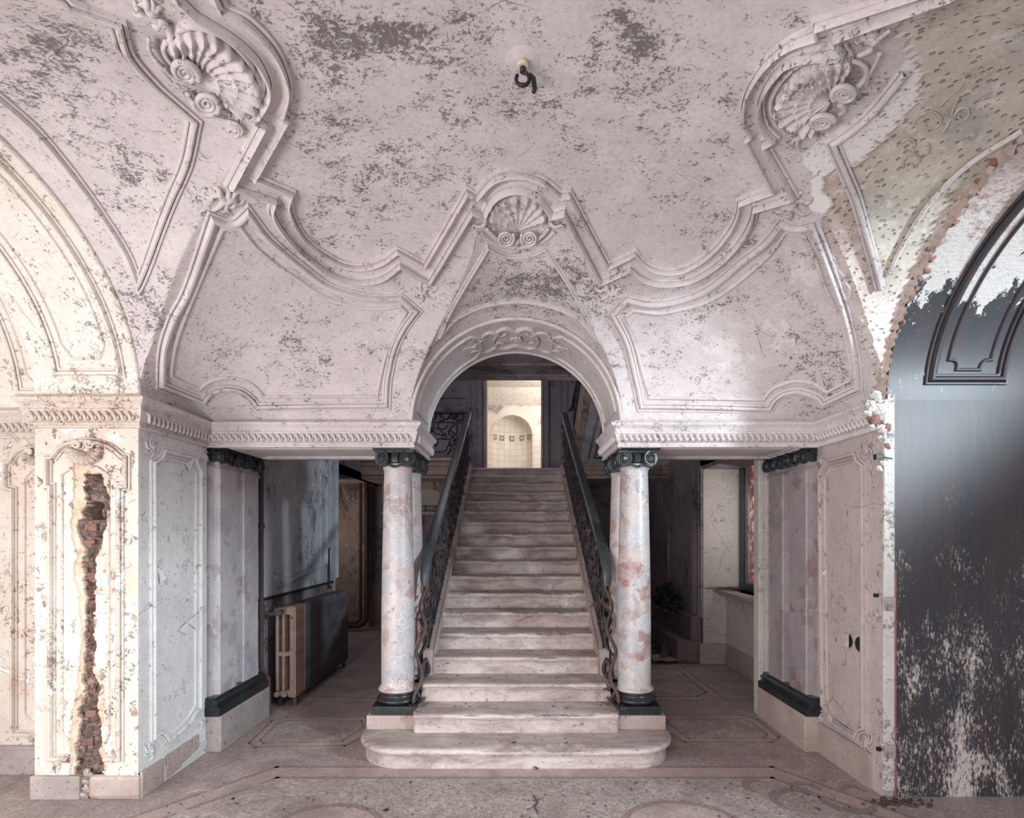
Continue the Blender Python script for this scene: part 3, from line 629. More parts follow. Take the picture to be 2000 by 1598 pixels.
medallion('shell_ornament', (1011, 446), [(955, 428), (957, 404), (974, 388), (1007, 379), (1040, 386), (1060, 403), (1068, 428)], [((986, 452), (18, 0), (0, 16), -.6, 1), ((1036, 452), (-18, 0), (0, 16), -.6, 1)], 9,
          extra=[([(948, 440), (965, 456), (985, 466), (1003, 466)], .010, .014), ([(1074, 440), (1060, 456), (1040, 466), (1020, 466)], .010, .014), ([(1011, 462), (1010, 470), (1006, 478)], .016, .004), ([(1011, 462), (1020, 470), (1026, 474)], .012, .003), ([(1011, 462), (1000, 470), (995, 474)], .012, .003),
                 ([(945, 430), (936, 437), (925, 434), (922, 444)], .012, .004), ([(1078, 430), (1086, 437), (1097, 434), (1101, 444)], .012, .004)], ring_r=.009, h=.05)
medallion('shell_ornament', (378, 142), [(326, 74), (345, 60), (378, 56), (415, 64), (455, 96), (485, 130), (500, 170), (490, 196), (462, 209)], [((359, 112), (22, 22), (16, -14), .4, 1), ((404, 178), (24, 18), (-14, 17), 2.6, -1)], 12,
          extra=[([(322, 66), (318, 84), (330, 104), (348, 122)], .009, .014), ([(300, 40), (312, 30), (326, 44), (330, 62), (320, 72)], .014, .008), ([(262, 2), (278, 18), (300, 28), (318, 36)], .007, .013), ([(288, 60), (290, 84), (310, 112), (340, 140), (365, 150)], .007, .012),
                 ([(366, 170), (382, 196), (410, 214), (440, 226), (462, 238), (468, 252), (458, 262)], .012, .005), ([(445, 228), (462, 232), (474, 246), (470, 258)], .012, .004), ([(300, 100), (318, 128), (336, 150)], .010, .004), ([(318, 118), (338, 140), (352, 164)], .010, .004)], ring_r=.0135, h=.06)
medallion('shell_ornament', (1624, 186), [(1668, 108), (1640, 104), (1600, 113), (1563, 134), (1536, 163), (1519, 198), (1528, 226), (1563, 246), (1590, 243)], [((1650, 158), (22, -8), (10, 18), 2.9, 1), ((1604, 217), (24, -6), (6, 15), .3, -1)], 13,
          extra=[([(1664, 106), (1684, 112), (1693, 128), (1684, 148), (1668, 160)], .008, .014), ([(1706, 80), (1690, 90), (1676, 96)], .012, .008), ([(1640, 190), (1648, 205), (1636, 216), (1628, 236)], .014, .006), ([(1584, 240), (1566, 256), (1548, 268), (1546, 284)], .011, .004), ([(1560, 258), (1556, 274), (1562, 288)], .012, .004), ([(1720, 90), (1712, 110), (1700, 132), (1690, 156)], .008, .006), ([(1740, 45), (1722, 58), (1706, 72)], .007, .011)], ring_r=.0125, h=.06)
def acanthus(surf, c, s, rot, flip, par, mat, r=.010, name='acanthus_ornament'):
    mb = MB(); ca, sa = math.cos(rot), math.sin(rot)
    def T(x, y): x *= flip; return (c[0]+s*(x*ca-y*sa), c[1]+s*(x*sa+y*ca))
    for pts, r0, r1 in [([(0, .1), (.35, -.15), (.55, .15), (.35, .35), (.2, .2)], 1.3, .6), ([(0, .1), (-.4, -.2), (-.75, 0), (-.8, .3)], 1.2, .4), ([(-.35, -.15), (-.5, -.5), (-.85, -.55)], 1., .35), ([(.1, 0), (.1, -.5), (-.15, -.75)], 1.1, .35),
                        ([(.3, -.1), (.5, -.5), (.8, -.6)], 1., .35), ([(.5, .1), (.85, .1), (1.1, -.15)], .9, .3), ([(-.1, .1), (-.3, .5), (-.6, .75), (-.9, .7)], 1., .3), ([(.1, .2), (.2, .6), (.55, .8)], .9, .3), ([(-.7, .1), (-1.05, .1), (-1.3, -.1)], .8, .3)]:
        tubepx(mb, surf, [T(*p) for p in pts], r*r0, r*r1, .0, 2.5, 6)
    return part(name, mb, mat, par, smooth='full')
for c, s, rot, fl, r in [((440, 388), 34, .2, 1, .014), ((826, 570), 24, -.3, -1, .012), ((1192, 572), 24, .3, 1, .012), ((1546, 400), 34, -.3, -1, .014), ((458, 243), 20, 1.2, 1, .008), ((1700, 70), 26, -.4, 1, .012), ((290, 18), 26, .5, 1, .012), ((960, 447), 12, .5, 1, .006), ((1064, 447), 12, -.5, -1, .006)]:
    acanthus(vault, c, s, rot, fl, ceiling, M['mould'], r*1.35)
moulding('medallion_rim', vault, [(946, 432), (950, 402), (972, 381), (1010, 373), (1048, 381), (1070, 402), (1076, 432)], bead(.012, .02), M['mould'], ceiling)
moulding('medallion_rim', vault, [(938, 452), (965, 475), (1010, 484), (1055, 475), (1085, 452)], bead(.014, .008), M['mould'], ceiling)
moulding('medallion_rim', vault, [(326, 60), (372, 44), (430, 62), (476, 104), (508, 160), (502, 200), (482, 214)], bead(.014, .02), M['mould'], ceiling)
moulding('medallion_rim', vault, [(1660, 98), (1600, 103), (1550, 128), (1518, 165), (1506, 200), (1516, 235), (1530, 250)], bead(.014, .02), M['mould'], ceiling)
# ghost of the older scrollwork in the raw ochre plaster on the right
mb_ = [([(1782, 246), (1800, 228), (1822, 222), (1838, 236), (1830, 252), (1812, 254), (1806, 244)], 1), ([(1860, 236), (1872, 218), (1888, 214), (1892, 228), (1882, 238), (1870, 232)], 1), ([(1842, 262), (1856, 238), (1862, 216), (1872, 196)], 1), ([(1760, 282), (1775, 274), (1788, 284), (1782, 298), (1768, 296)], 1), ([(1764, 330), (1768, 312), (1786, 304), (1798, 314), (1790, 326), (1778, 322)], 1), ([(1800, 290), (1812, 284), (1816, 298), (1806, 306)], 1), ([(1836, 210), (1850, 196), (1866, 184), (1880, 170)], 1)]
for pts, _k in mb_:
    mb = MB(); tubepx(mb, vault, pts, .007, .004, -.012, 2.5, 6); part('scroll_trace', mb, M['ochre'], ceiling, smooth='full')
# ceiling rose with the lamp hook
P, N = vault(np.array([1021.]), np.array([118.])); P = P[0]
mb = MB(); mb.lathe([(.0, -.004), (.070, -.003), (.082, .004), (.08, .02), (.0, .03)], tuple(P), 32)
part('ceiling_rose', mb, M['mould'], ceiling, smooth=40)
hook = thing('lamp_hook', 'black iron lamp hook hanging from the middle of the stained ceiling', 'hook', tuple(P))
mb = MB(); mb.tube([(0, 0, .0), (0, 0, -.05)], .012, 8)
pts = [(0.028*math.sin(t), 0, -.078-.028*math.cos(t)*-1) for t in np.linspace(0, 2*PI*.85, 16)]
mb.tube(pts, .008, 8); mb.tube([(0.028, 0, -.06), (.045, 0, -.075), (.05, 0, -.12), (.045, 0, -.135)], [.009, .01, .011, .008], 8)
part('hook', mb, M['hook'], hook, smooth='full')
mb = MB(); mb.lathe([(.0, -.03), (.022, -.03), (.026, -.02), (.02, -.005), (0, -.003)], (0, 0, 0), 16); part('socket_cup', mb, M['ivory'], hook, smooth=40)

# ---- walls: left
def ellstrip(mb, xa, xb, a, b, side=1, n=64, th0=0., th1=PI):
    rows = [[(x, YC+a*math.cos(t), Z0+b*math.sin(t)) for x in np.linspace(xa, xb, 5)] for t in np.linspace(th0, th1, n)]
    mb.grid(rows)
def ellring(mb, x, a0, b0, a1, b1, n=64):
    mb.grid([[(x, YC+a0*math.cos(t), Z0+b0*math.sin(t)), (x, YC+a1*math.cos(t), Z0+b1*math.sin(t))] for t in np.linspace(0, PI, n)])
mb = MB()
mb.prism([(-5.2, 3.95), (-3.085, 3.95), (-3.085, 3.60), (-3.0, 3.60), (-3.0, 3.80), (-2.50, 3.80), (-2.50, 3.60), (-2.42, 3.60), (-2.42, 4.35), (-2.45, 4.35), (-2.45, 5.2), (-2.48, 5.2), (-2.48, 7.64), (-3.5, 7.64), (-3.5, 7.7), (-5.2, 7.7)], 0, 2.6)
wall_left = struct('wall_left', mb, M['cream'])
# bluish painted side panel between the pier and the marble pilasters
mb = MB(); mb.box(-2.44, -2.417, 3.575, 4.35, 0, 2.56); part('side_panel', mb, M['bluewall'], wall_left)
mb = MB(); mb.box(-2.50, -2.478, 5.2, 7.65, 1.06, 4.0); part('corridor_face', mb, M['corridor'], wall_left)
mb = MB(); mb.box(-2.49, -2.474, 5.22, 7.5, 0, 1.06); part('radiator_shade_panel', mb, M['darkwall'], wall_left)  # flat panel, its dark colour stands in for the shade of a niche
mb = MB(); mb.box(-2.49, -2.455, 5.3, 7.5, 1.045, 1.075); part('recess_lip', mb, M['frame'], wall_left, bevel=.004)
# pier face with the long break in the plaster
GO = [(143, 905), (150, 898), (205, 930), (214, 975), (212, 1020), (205, 1040), (200, 1075), (188, 1090), (186, 1180), (184, 1300), (200, 1335), (203, 1380), (196, 1440), (210, 1500), (190, 1562), (128, 1562), (138, 1480), (136, 1430), (150, 1340), (158, 1250), (150, 1160), (144, 1130), (150, 1090), (138, 1050), (140, 1000), (146, 950)]
GI = [(163, 925), (192, 925), (205, 955), (212, 1000), (203, 1045), (192, 1072), (184, 1090), (182, 1200), (182, 1320), (188, 1345), (191, 1400), (194, 1450), (200, 1520), (180, 1562), (140, 1562), (146, 1480), (150, 1420), (158, 1350), (163, 1280), (163, 1180), (160, 1110), (163, 1075), (150, 1040), (160, 990)]
nx, nz = 150, 560
X_, Z_ = np.meshgrid(np.linspace(-3.085, -2.42, nx), np.linspace(0, 2.56, nz), indexing='ij')
px = (CX+F*X_/3.567).ravel(); py = (HY-F*(Z_-CZ)/3.567).ravel()
def fbm(x, y):
    s = 0
    for k, a in ((.05, 1.), (.11, .6), (.23, .4), (.47, .25)): s = s+a*np.sin(x*k*1.7+3*np.sin(y*k*.8+k*9))*np.cos(y*k+2*np.sin(x*k*.9+1.3))
    return s
jx = fbm(px, py)*4
gi = inpoly(px+jx, py+jx*.5, GI); go = inpoly(px+jx*.7, py, GO)
hole = inpoly(px, py, [(166, 978), (192, 980), (191, 1014), (165, 1016)])
dep = np.where(gi, .045+.02*fbm(px*2, py*2), np.where(go, .012, 0.)); dep = np.where(hole, .16, dep)
g_ = np.where(hole, 1., np.where(gi, 1., np.where(go, .45, 0.)))
Yv = 3.567+dep
me = bpy.data.meshes.new('pier_face')
Vp = np.stack([X_.ravel(), Yv, Z_.ravel()], -1)
ii = np.arange(nx-1)[:, None]; jj = np.arange(nz-1)[None, :]
fp = np.stack([ii*nz+jj, (ii+1)*nz+jj, (ii+1)*nz+jj+1, ii*nz+jj+1], -1).reshape(-1, 4)
me.from_pydata(Vp.tolist(), [], fp.tolist()); at = me.attributes.new('gash', 'FLOAT', 'POINT'); at.data.foreach_set('value', g_.astype(np.float32))
me.materials.append(M['gashm']); me.shade_smooth(); me.set_sharp_from_angle(angle=math.radians(40)); link('pier_face', me, wall_left)
# a few bricks showing in the break
for i, (bx, by) in enumerate([(176, 1030), (172, 1062), (174, 1125), (175, 1180), (174, 1240), (176, 1300), (172, 1350), (176, 1395), (168, 1450)]):
    xx = (bx-CX)/F*3.6; zz = CZ+(HY-by)/F*3.6
    mb = MB(); mb.box(xx-.035-random.random()*.01, xx+.04, 3.598+random.random()*.01, 3.70, zz-.026, zz+.024)
    part('brick', mb, M['brick'], wall_left, bevel=.006)
pY = planeY(3.566)
FR = [(105, 896, 1), (123, 874), (145, 866), (168, 863), (193, 866), (219, 876), (240, 894, 1), (248, 895, 1), (248, 950, 1), (235, 951, 1), (235, 1481, 1), (102, 1481, 1), (102, 951, 1), (95, 951, 1), (95, 896, 1)]
def cutmoulding(name, surf, pts, prof, mat, parent, closed=True, step=7, drop=None, **k):
    q, fl, _ = path(pts, step, closed); P, N = surf(q[:, 0], q[:, 1]); runs = []; cur = []
    for i in list(range(len(q)))+([0] if closed else []):
        if drop(*q[i]):
            if len(cur) > 1: runs.append(cur)
            cur = []
        else: cur.append(i)
    if len(cur) > 1: runs.append(cur)
    mb = MB()
    for r in runs: sweep3(mb, P[r], N[r], prof)
    return part(name, mb, mat, parent, smooth=38)
ingash = lambda x, y: bool(inpoly(np.array([x]), np.array([y]), GO)[0])
cutmoulding('panel_moulding', pY, FR, OGEE(.026, .022), M['cream'], wall_left, drop=ingash)
cutmoulding('panel_moulding', pY, [(122, 927, 1), (145, 910, 1), (190, 912, 1), (213, 928, 1), (213, 1435, 1), (205, 1452, 1), (190, 1462, 1), (150, 1462, 1), (135, 1445, 1), (122, 1435, 1)], bead(.009, .009), M['cream'], wall_left, drop=ingash)
pY2 = planeY(3.949)
moulding('panel_moulding', pY2, [(75, 1433, 1), (28, 1433, 1), (28, 957, 1), (14, 954, 1), (14, 905, 1), (22, 904, 1), (34, 886), (52, 877), (80, 873)], OGEE(.026, .022), M['cream'], wall_left)
moulding('panel_moulding', pY2, [(75, 1412, 1), (60, 1408, 1), (49, 1395, 1), (49, 935, 1), (62, 920), (75, 916)], bead(.009, .009), M['cream'], wall_left)
def flatshell(surf, c, r, rot, ribs, par, mat, squash=.8, h=.03, name='shell_ornament'):
    mb = MB(); rows = []
    for i in range(ribs*8+1):
        u = i/(ribs*8); a = rot+(u-.5)*4.0; wv = .5-.5*math.cos(u*ribs*2*PI)
        pts = np.array([(c[0]+r*k*(1+.07*wv)*math.cos(a), c[1]+r*k*squash*(1+.07*wv)*math.sin(a)) for k in (.02, .3, .36, .42, .7, .92, 1.0, 1.02)])
        P, N = surf(pts[:, 0], pts[:, 1]); hs = [.5, .6, .9, .55, .8, 1., .8, 0]
        rows.append([P[k]+N[k]*h*hs[k]*(.5+.5*wv) for k in range(8)])
    mb.grid(rows); return part(name, mb, mat, par, smooth=50)
for surf, c, r in ((pY, (168, 884), 33), (pY2, (72, 893), 22)):
    flatshell(surf, c, r, PI/2, 11, wall_left, M['cream'], .72, .045)
    acanthus(surf, (c[0], c[1]-18), r*.55, 0, 1, wall_left, M['cream'], .011)
    for s in (-1, 1):
        mb = MB(); tubepx(mb, surf, spiralpts((c[0]+s*r*.42, c[1]-r*.42), (s*r*.28, 0), (0, r*.26), 1.6, 1, .15, 0, -1), .012, .007, .02, 2, 6)
        tubepx(mb, surf, [(c[0]+s*r*.7, c[1]-r*.42), (c[0]+s*r*.9, c[1]-r*.5), (c[0]+s*r*1.2, c[1]-r*.25)], .012, .006, 0, 2, 6); part('volute', mb, M['cream'], wall_left, smooth='full')
# side panel mouldings and rosettes
pXL = planeX(-2.416)
SL = [(298, 905, 1), (311, 898), (319, 882, 1), (378, 896, 1), (381, 907), (389, 921, 1), (388, 1385, 1), (377, 1394), (370, 1410, 1), (327, 1448, 1), (320, 1436), (309, 1431), (299, 1439, 1)]
moulding('panel_moulding', pXL, SL, OGEE(.030, .020), M['bluewall'], wall_left, True)
moulding('panel_moulding', pXL, [(305, 915, 1), (322, 897, 1), (371, 907, 1), (382, 925, 1), (381, 1378, 1), (366, 1403, 1), (330, 1436, 1), (306, 1425, 1)], bead(.009, .008), M['bluewall'], wall_left, True)
def rosette(surf, c, rx, ry, par, mat, r=.009, cw=1):
    mb = MB()
    for k in range(6):
        a = 2*PI*k/6
        pts = [(c[0]+rx*q*math.cos(a+cw*q*1.7), c[1]+ry*q*math.sin(a+cw*q*1.7)) for q in (.08, .3, .55, .8, 1.0)]
        tubepx(mb, surf, pts, r*1.3, r*.5, 0, 2, 6)
    tubepx(mb, surf, [(c[0]-1, c[1]), (c[0]+1, c[1])], r*1.6, r*1.6, .004, 2, 8)
    return part('rosette', mb, mat, par, smooth='full')
for c, rx, ry in (((295, 874), 13, 20), ((398, 892), 9, 17), ((293, 1467), 12, 20), ((391, 1412), 7, 15)): rosette(pXL, c, rx, ry, wall_left, M['bluewall'])
# loose flakes standing off the blue panel
for i, (a, b, c_) in enumerate([((307, 1110), (318, 1128), (309, 1140)), ((363, 1215), (378, 1200), (383, 1232)), ((346, 1232), (360, 1215), (362, 1240)), ((360, 905), (375, 895), (366, 920))]):
    Pq, Nq = pXL(np.array([a[0], b[0], c_[0]]), np.array([a[1], b[1], c_[1]])); mb = MB(); h = [.004, .022, .012]
    mb.add([Pq[k]+Nq[k]*(h[k]+.003) for k in range(3)]+[Pq[k]+Nq[k]*h[k] for k in range(3)], [(0, 1, 2), (3, 5, 4), (0, 3, 4, 1), (1, 4, 5, 2), (2, 5, 3, 0)]); part('plaster_flake', mb, M['bluewall'], wall_left)
pXC = planeX(-2.477)
moulding('panel_moulding', pXC, [(637, 860), (637, 1100, 1), (545, 1144, 1), (541, 1139), (534, 1120)], OGEE(.028, .018), M['corridor'], wall_left)
moulding('panel_moulding', pXC, [(626, 860), (626, 1095, 1), (556, 1128, 1)], bead(.01, .008), M['corridor'], wall_left)
moulding('panel_moulding', pXC, [(656, 870), (656, 1128)], bead(.03, .03), M['corridor'], wall_left)
# left arches
mb = MB(); ellstrip(mb, -2.42, -3.085, 1.195, 1.0); ellring(mb, -2.424, 1.19, .995, 1.27, 1.08)
arch_left = part('arch_soffit', mb, M['creamlite'], wall_left, smooth='full')
mb = MB(); ellstrip(mb, -3.085, -5.2, 1.58, 1.36); ellring(mb, -3.085, 1.195, 1.0, 1.60, 1.40)
part('arch_soffit', mb, M['creamlite'], wall_left, smooth=40)
def soffit_panel(par, pts, a, b, prof, mat, name='panel_moulding'):
    """pts = (x, theta, corner?) on a barrel soffit"""
    q, _, _ = path([(p[0], p[1]) + tuple(p[2:]) for p in pts], 1e9, True, counts=[max(2, int(max(abs(pts[(i+1) % len(pts)][0]-p[0])/.04, abs(pts[(i+1) % len(pts)][1]-p[1])/.05))) for i, p in enumerate(pts)])
    P = np.array([(x, YC+a*math.cos(t), Z0+b*math.sin(t)) for x, t in q]); N = np.array([(0, -math.cos(t)/a, -math.sin(t)/b) for x, t in q]); N /= np.linalg.norm(N, axis=1)[:, None]
    mb = MB(); sweep3(mb, P, N, prof, True); return part(name, mb, mat, par, smooth=38)
soffit_panel(wall_left, [(-2.93, .16, 1), (-2.52, .16, 1), (-2.52, PI-.16, 1), (-2.93, PI-.16, 1)], 1.195, 1.0, OGEE(.030, .022), M['creamlite'])
soffit_panel(wall_left, [(-2.81, .25, 1), (-2.64, .25, 1), (-2.59, .33, 1), (-2.59, PI-.33, 1), (-2.64, PI-.25, 1), (-2.81, PI-.25, 1), (-2.86, PI-.33, 1), (-2.86, .33, 1)], 1.195, 1.0, bead(.009, .009), M['creamlite'])
soffit_panel(wall_left, [(-3.52, .10, 1), (-3.16, .10, 1), (-3.16, PI-.1, 1), (-3.52, PI-.1, 1)], 1.58, 1.36, OGEE(.030, .022), M['creamlite'])
soffit_panel(wall_left, [(-3.38, .13, 1), (-3.22, .13, 1), (-3.22, PI-.13, 1), (-3.38, PI-.13, 1), (-3.45, PI-.19, 1), (-3.45, .19, 1)], 1.58, 1.36, bead(.009, .009), M['creamlite'])
def archedge(par, X, a, b, r, mat, name='arch_bead'):
    th = np.linspace(0, PI, 90); mb = MB(); mb.tube([(X, YC+a*math.cos(t), Z0+b*math.sin(t)) for t in th], r, 8); return part(name, mb, mat, par, smooth='full')
archedge(wall_left, -2.425, 1.205, 1.01, .018, M['creamlite'])

# ---- walls: right
mb = MB(); mb.prism([(2.37, 3.60), (2.37, 5.2), (2.43, 5.2), (2.43, 5.35), (2.92, 5.35), (2.92, 5.0), (5.2, 5.0), (5.2, 3.60)], 0, 2.6)
wall_right = struct('wall_right', mb, M['pinkwall'])
# added unseen wall, its raking top casts the diagonal shadow on the dark jamb
mb = MB(); q = [(3.80, 0), (6.4, 0), (6.4, 4.45), (3.80, 2.06)]
mb.add([(x, 1.15, z) for x, z in q]+[(x, 1.25, z) for x, z in q], [(0, 1, 2, 3), (4, 7, 6, 5), (0, 4, 5, 1), (1, 5, 6, 2), (2, 6, 7, 3), (3, 7, 4, 0)]); struct('wall_light_blocker', mb, M['pinkwall'])
mb = MB(); mb.box(2.44, 5.2, 3.590, 3.62, 0, 2.6); part('dark_jamb', mb, M['grained'], wall_right)
mb = MB(); ellstrip(mb, 2.37, 3.45, 1.22, 1.005); ellring(mb, 2.374, 1.19, .995, 1.27, 1.08)
part('arch_soffit', mb, M['peeled'], wall_right, smooth='full')
mb = MB(); mb.box(2.372, 2.44, 3.585, 3.63, .04, 2.6); part('frame_strip', mb, M['white'], wall_right, bevel=.004)
mb = MB(); mb.box(2.438, 2.447, 3.580, 3.62, .0, 1.45); part('red_edge', mb, M['redpaint'], wall_right)
soffit_panel(wall_right, [(2.66, .13, 1), (3.12, .13, 1), (3.12, PI-.13, 1), (2.66, PI-.13, 1)], 1.22, 1.005, OGEE(.034, .028), M['grained'])
soffit_panel(wall_right, [(2.82, .19, 1), (2.97, .19, 1), (2.97, .22), (2.99, .245), (3.03, .25, 1), (3.03, PI-.25, 1), (2.97, PI-.19, 1), (2.82, PI-.19, 1), (2.76, PI-.25, 1), (2.76, .25, 1), (2.80, .245), (2.82, .22)], 1.22, 1.005, bead(.011, .012), M['grained'])
pXR = planeX(2.366)
SR = [(1604, 928, 1), (1611, 914), (1620, 901, 1), (1673, 887, 1), (1677, 900), (1689, 911, 1), (1690, 1423, 1), (1679, 1427), (1673, 1441, 1), (1627, 1411, 1), (1622, 1392), (1610, 1378, 1)]
moulding('panel_moulding', pXR, SR, OGEE(.030, .022), M['pinkwall'], wall_right, True)
moulding('panel_moulding', pXR, [(1610, 938, 1), (1624, 912, 1), (1668, 900, 1), (1682, 918, 1), (1683, 1412, 1), (1668, 1426, 1), (1631, 1400, 1), (1616, 1370, 1)], bead(.009, .008), M['pinkwall'], wall_right, True)
for c, rx, ry, cw in (((1605, 900), 9, 15, 1), ((1693, 878), 13, 19, 1), ((1694, 1450), 13, 24, -1), ((1604, 1402), 6, 14, 1)): rosette(pXR, c, rx, ry, wall_right, M['pinkwall'], cw=cw)
# bricks laid bare along the broken arris of the right arch
rb = random.Random(3)
for i in range(30):
    th = .42+i*.047+rb.uniform(-.01, .01)
    if rb.random() < .18: continue
    x, y, z = 2.385+rb.uniform(-.02, .02), YC+1.235*math.cos(th), Z0+1.02*math.sin(th)
    mb = MB(); mb.blob((0, 0, 0), (.030+rb.random()*.012, .022+rb.random()*.012, .020+rb.random()*.010), i, 5)
    o = part('brick', mb, M['brick'], wall_right); o.location = (x, y, z); o.rotation_euler = (th+rb.uniform(-.3, .3), rb.uniform(-.3, .3), 0)
# crumbled plaster edge beside the bricks
mb = MB(); rows = []
for i, th in enumerate(np.linspace(.0, 2.0, 150)):
    r = []
    for k, (u, hgt) in enumerate([(-.03, .0), (.0, .016), (.03, .022), (.055, .012), (.075, .0)]):
        s = 1.0+u*.9+.012*math.sin(i*1.7+k)+.008*math.sin(i*.63+k*2); r.append((2.368-hgt*(1+.5*math.sin(i*.9+k*1.3)), YC+1.215*s*math.cos(th), Z0+1.01*s*math.sin(th)))
    rows.append(r)
mb.grid(rows); part('crumbled_edge', mb, M['rosestone'], wall_right, smooth=30)
# lumps of raw white filler at the broken end of the cornice
rb = random.Random(5)
for i, (x, y, s) in enumerate([(1716, 775, 13), (1705, 792, 12), (1722, 800, 14), (1712, 818, 12), (1728, 812, 12), (1700, 806, 8), (1720, 838, 9), (1733, 835, 9), (1730, 795, 8), (1708, 835, 7), (1728, 856, 8), (1733, 872, 6), (1727, 905, 6), (1718, 915, 6)]):
    D = 3.60; mb = MB(); q = s*D/F
    mb.blob((0, 0, 0), (q*.9, q*.6, q*.9), i+10, 6); mb.blob((q*.5, .0, -q*.6), (q*.6, q*.5, q*.5), i+60, 6); mb.blob((-q*.6, .0, q*.3), (q*.5, q*.4, q*.6), i+90, 6); o = part('filler_lump', mb, M['white'] if i % 4 != 3 else M['brick'], wall_right, smooth=60); o.location = ((x-CX)/F*D-.01, D+rb.uniform(-.02, .01), CZ+(HY-y)/F*D)
# electric fittings and hinge irons on the right wall
def onwall(px_, py_): P, N = pXR(np.array([float(px_)]), np.array([float(py_)])); return P[0]
p = onwall(1680, 1259); o = thing('socket_box', 'round black empty socket box set in the grey-pink wall panel', 'socket', tuple(p))
mb = MB(); mb.add(*[[(-.004, .045*math.cos(2*PI*i/20), .045*math.sin(2*PI*i/20)) for i in range(20)]+[(.004, .045*math.cos(2*PI*i/20), .045*math.sin(2*PI*i/20)) for i in range(20)], [tuple(range(20)), tuple(range(20, 40))[::-1]]+[(i, (i+1) % 20, 20+(i+1) % 20, 20+i) for i in range(20)]]); part('box', mb, M['void'], o)
mb = MB(); mb.tube([(-.003, .047*math.cos(2*PI*i/20), .047*math.sin(2*PI*i/20)) for i in range(21)], .005, 6); part('rim', mb, M['iron'], o, smooth='full')
p = onwall(1657, 1252); o = thing('broken_switch', 'broken ivory switch plate half pulled off the wall beside the round socket hole', 'switch', tuple(p))
mb = MB(); mb.add(*[[(0, .045*math.cos(2*PI*i/20), .045*math.sin(2*PI*i/20)) for i in range(20)]+[(.01, .045*math.cos(2*PI*i/20), .045*math.sin(2*PI*i/20)) for i in range(20)], [tuple(range(20)), tuple(range(20, 40))[::-1]]+[(i, (i+1) % 20, 20+(i+1) % 20, 20+i) for i in range(20)]]); part('hole', mb, M['void'], o)
mb = MB(); mb.box(-.012, -.004, -.015, .055, -.045, .048); part('plate', mb, M['ivory'], o, bevel=.003)
mb = MB(); mb.tube([(-.008, -.02, .03), (-.02, -.05, .05), (-.01, -.06, .06)], .002, 6); part('wire', mb, M['hook'], o, smooth='full'); mb = MB(); mb.tube([(-.008, -.02, -.03), (-.02, -.05, -.045)], .002, 6); part('wire', mb, M['hook'], o, smooth='full')
for (x, y), lb in (((1711, 1163), 'small square black iron hinge socket on the jamb edge, upper one'), ((1716, 1463), 'small square black iron hinge socket low on the jamb edge above the floor')):
    q = (x-CX)/F*3.58; mb = MB(); mb.box(-.012, .012, -.014, .01, -.012, .012); mb.box(-.004, .004, -.02, -.014, -.004, .004)
    o = part('hinge_socket', mb, M['hook'], None, bevel=.002); o.location = (q, 3.58, CZ+(HY-y)/F*3.58); tag(o, lb, 'hinge')
mb = MB(); mb.box(-.03, .015, -.02, .0, -.010, .012); mb.tube([(.01, -.01, 0), (.05, -.015, -.008), (.08, -.01, -.012)], [.006, .005, .003], 6); mb.box(-.035, -.022, -.026, .004, -.016, .018)
o = part('door_latch', mb, M['hook'], None, bevel=.002); o.location = ((1718-CX)/F*3.57, 3.575, CZ+(HY-893)/F*3.57); tag(o, 'small black iron latch sticking out of the broken jamb below the cornice', 'latch')
for q, hh in ((1180, .09), (1468, .08)):
    mb = MB(); mb.box(-.034, .034, -.010, .01, -hh/2, hh/2); o = part('repair_block', mb, M['greystone'], wall_right, bevel=.004); o.location = (2.405, 3.582, CZ+(HY-q)/F*3.58)

# ---- front wall: lintels, stair arch, rear face
mb = MB()
mb.box(-2.45, -.815, 4.352, 5.10, 2.39, 2.62); mb.box(.815, 2.42, 4.352, 5.10, 2.39, 2.62)
wall_front = struct('wall_front', mb, M['mould'])
def fstrip(mb, ya, yb, r, n=64, hs=1.0):
    mb.grid([[(r*math.cos(t), y, Z0+r*hs*math.sin(t)) for y in np.linspace(ya, yb, 6)] for t in np.linspace(0, PI, n)][::-1])
mb = MB(); fstrip(mb, 4.345, 5.12, .812)
mb.grid([[(.812*math.cos(t), 4.352, Z0+.812*math.sin(t)), (.90*math.cos(t), 4.352, Z0+.90*math.sin(t))] for t in np.linspace(0, PI, 64)])
part('arch_soffit', mb, M['mould'], wall_front, smooth=40)
mb = MB(); mb.tube([(.82*math.cos(t), 4.348, Z0+.82*math.sin(t)) for t in np.linspace(0, PI, 80)], .016, 8)
part('arch_bead', mb, M['mould'], wall_front, smooth='full')
mb = MB(); mb.tube([(.815*math.cos(t), 5.12, Z0+.815*math.sin(t)) for t in np.linspace(0, PI, 80)], .018, 8); part('arch_bead', mb, M['mould'], wall_front, smooth='full')
def fpanel(pts, prof, nm='panel_moulding'):
    n = len(pts); q, _, _ = path(pts, 1e9, True, counts=[max(2, int(max(abs(pts[(i+1) % n][0]-p[0])/.04, abs(pts[(i+1) % n][1]-p[1])/.05))) for i, p in enumerate(pts)])
    P = np.array([(.812*math.cos(t), y, Z0+.812*math.sin(t)) for y, t in q]); N = np.array([(-math.cos(t), 0, -math.sin(t)) for y, t in q])
    mb = MB(); sweep3(mb, P, N, prof, True); part(nm, mb, M['mould'], wall_front, smooth=38)
for s in (0, 1):
    g = (lambda t: PI-t) if s else (lambda t: t)
    fpanel([(4.47, g(.16), 1), (5.0, g(.16), 1), (5.0, g(1.10), 1), (4.9, g(1.18), 1), (4.57, g(1.18), 1), (4.47, g(1.10), 1)], bead(.014, .012))
mb = MB()
def sof(y, t, h=0): r = .812-h; return (r*math.cos(t), y, Z0+r*math.sin(t))
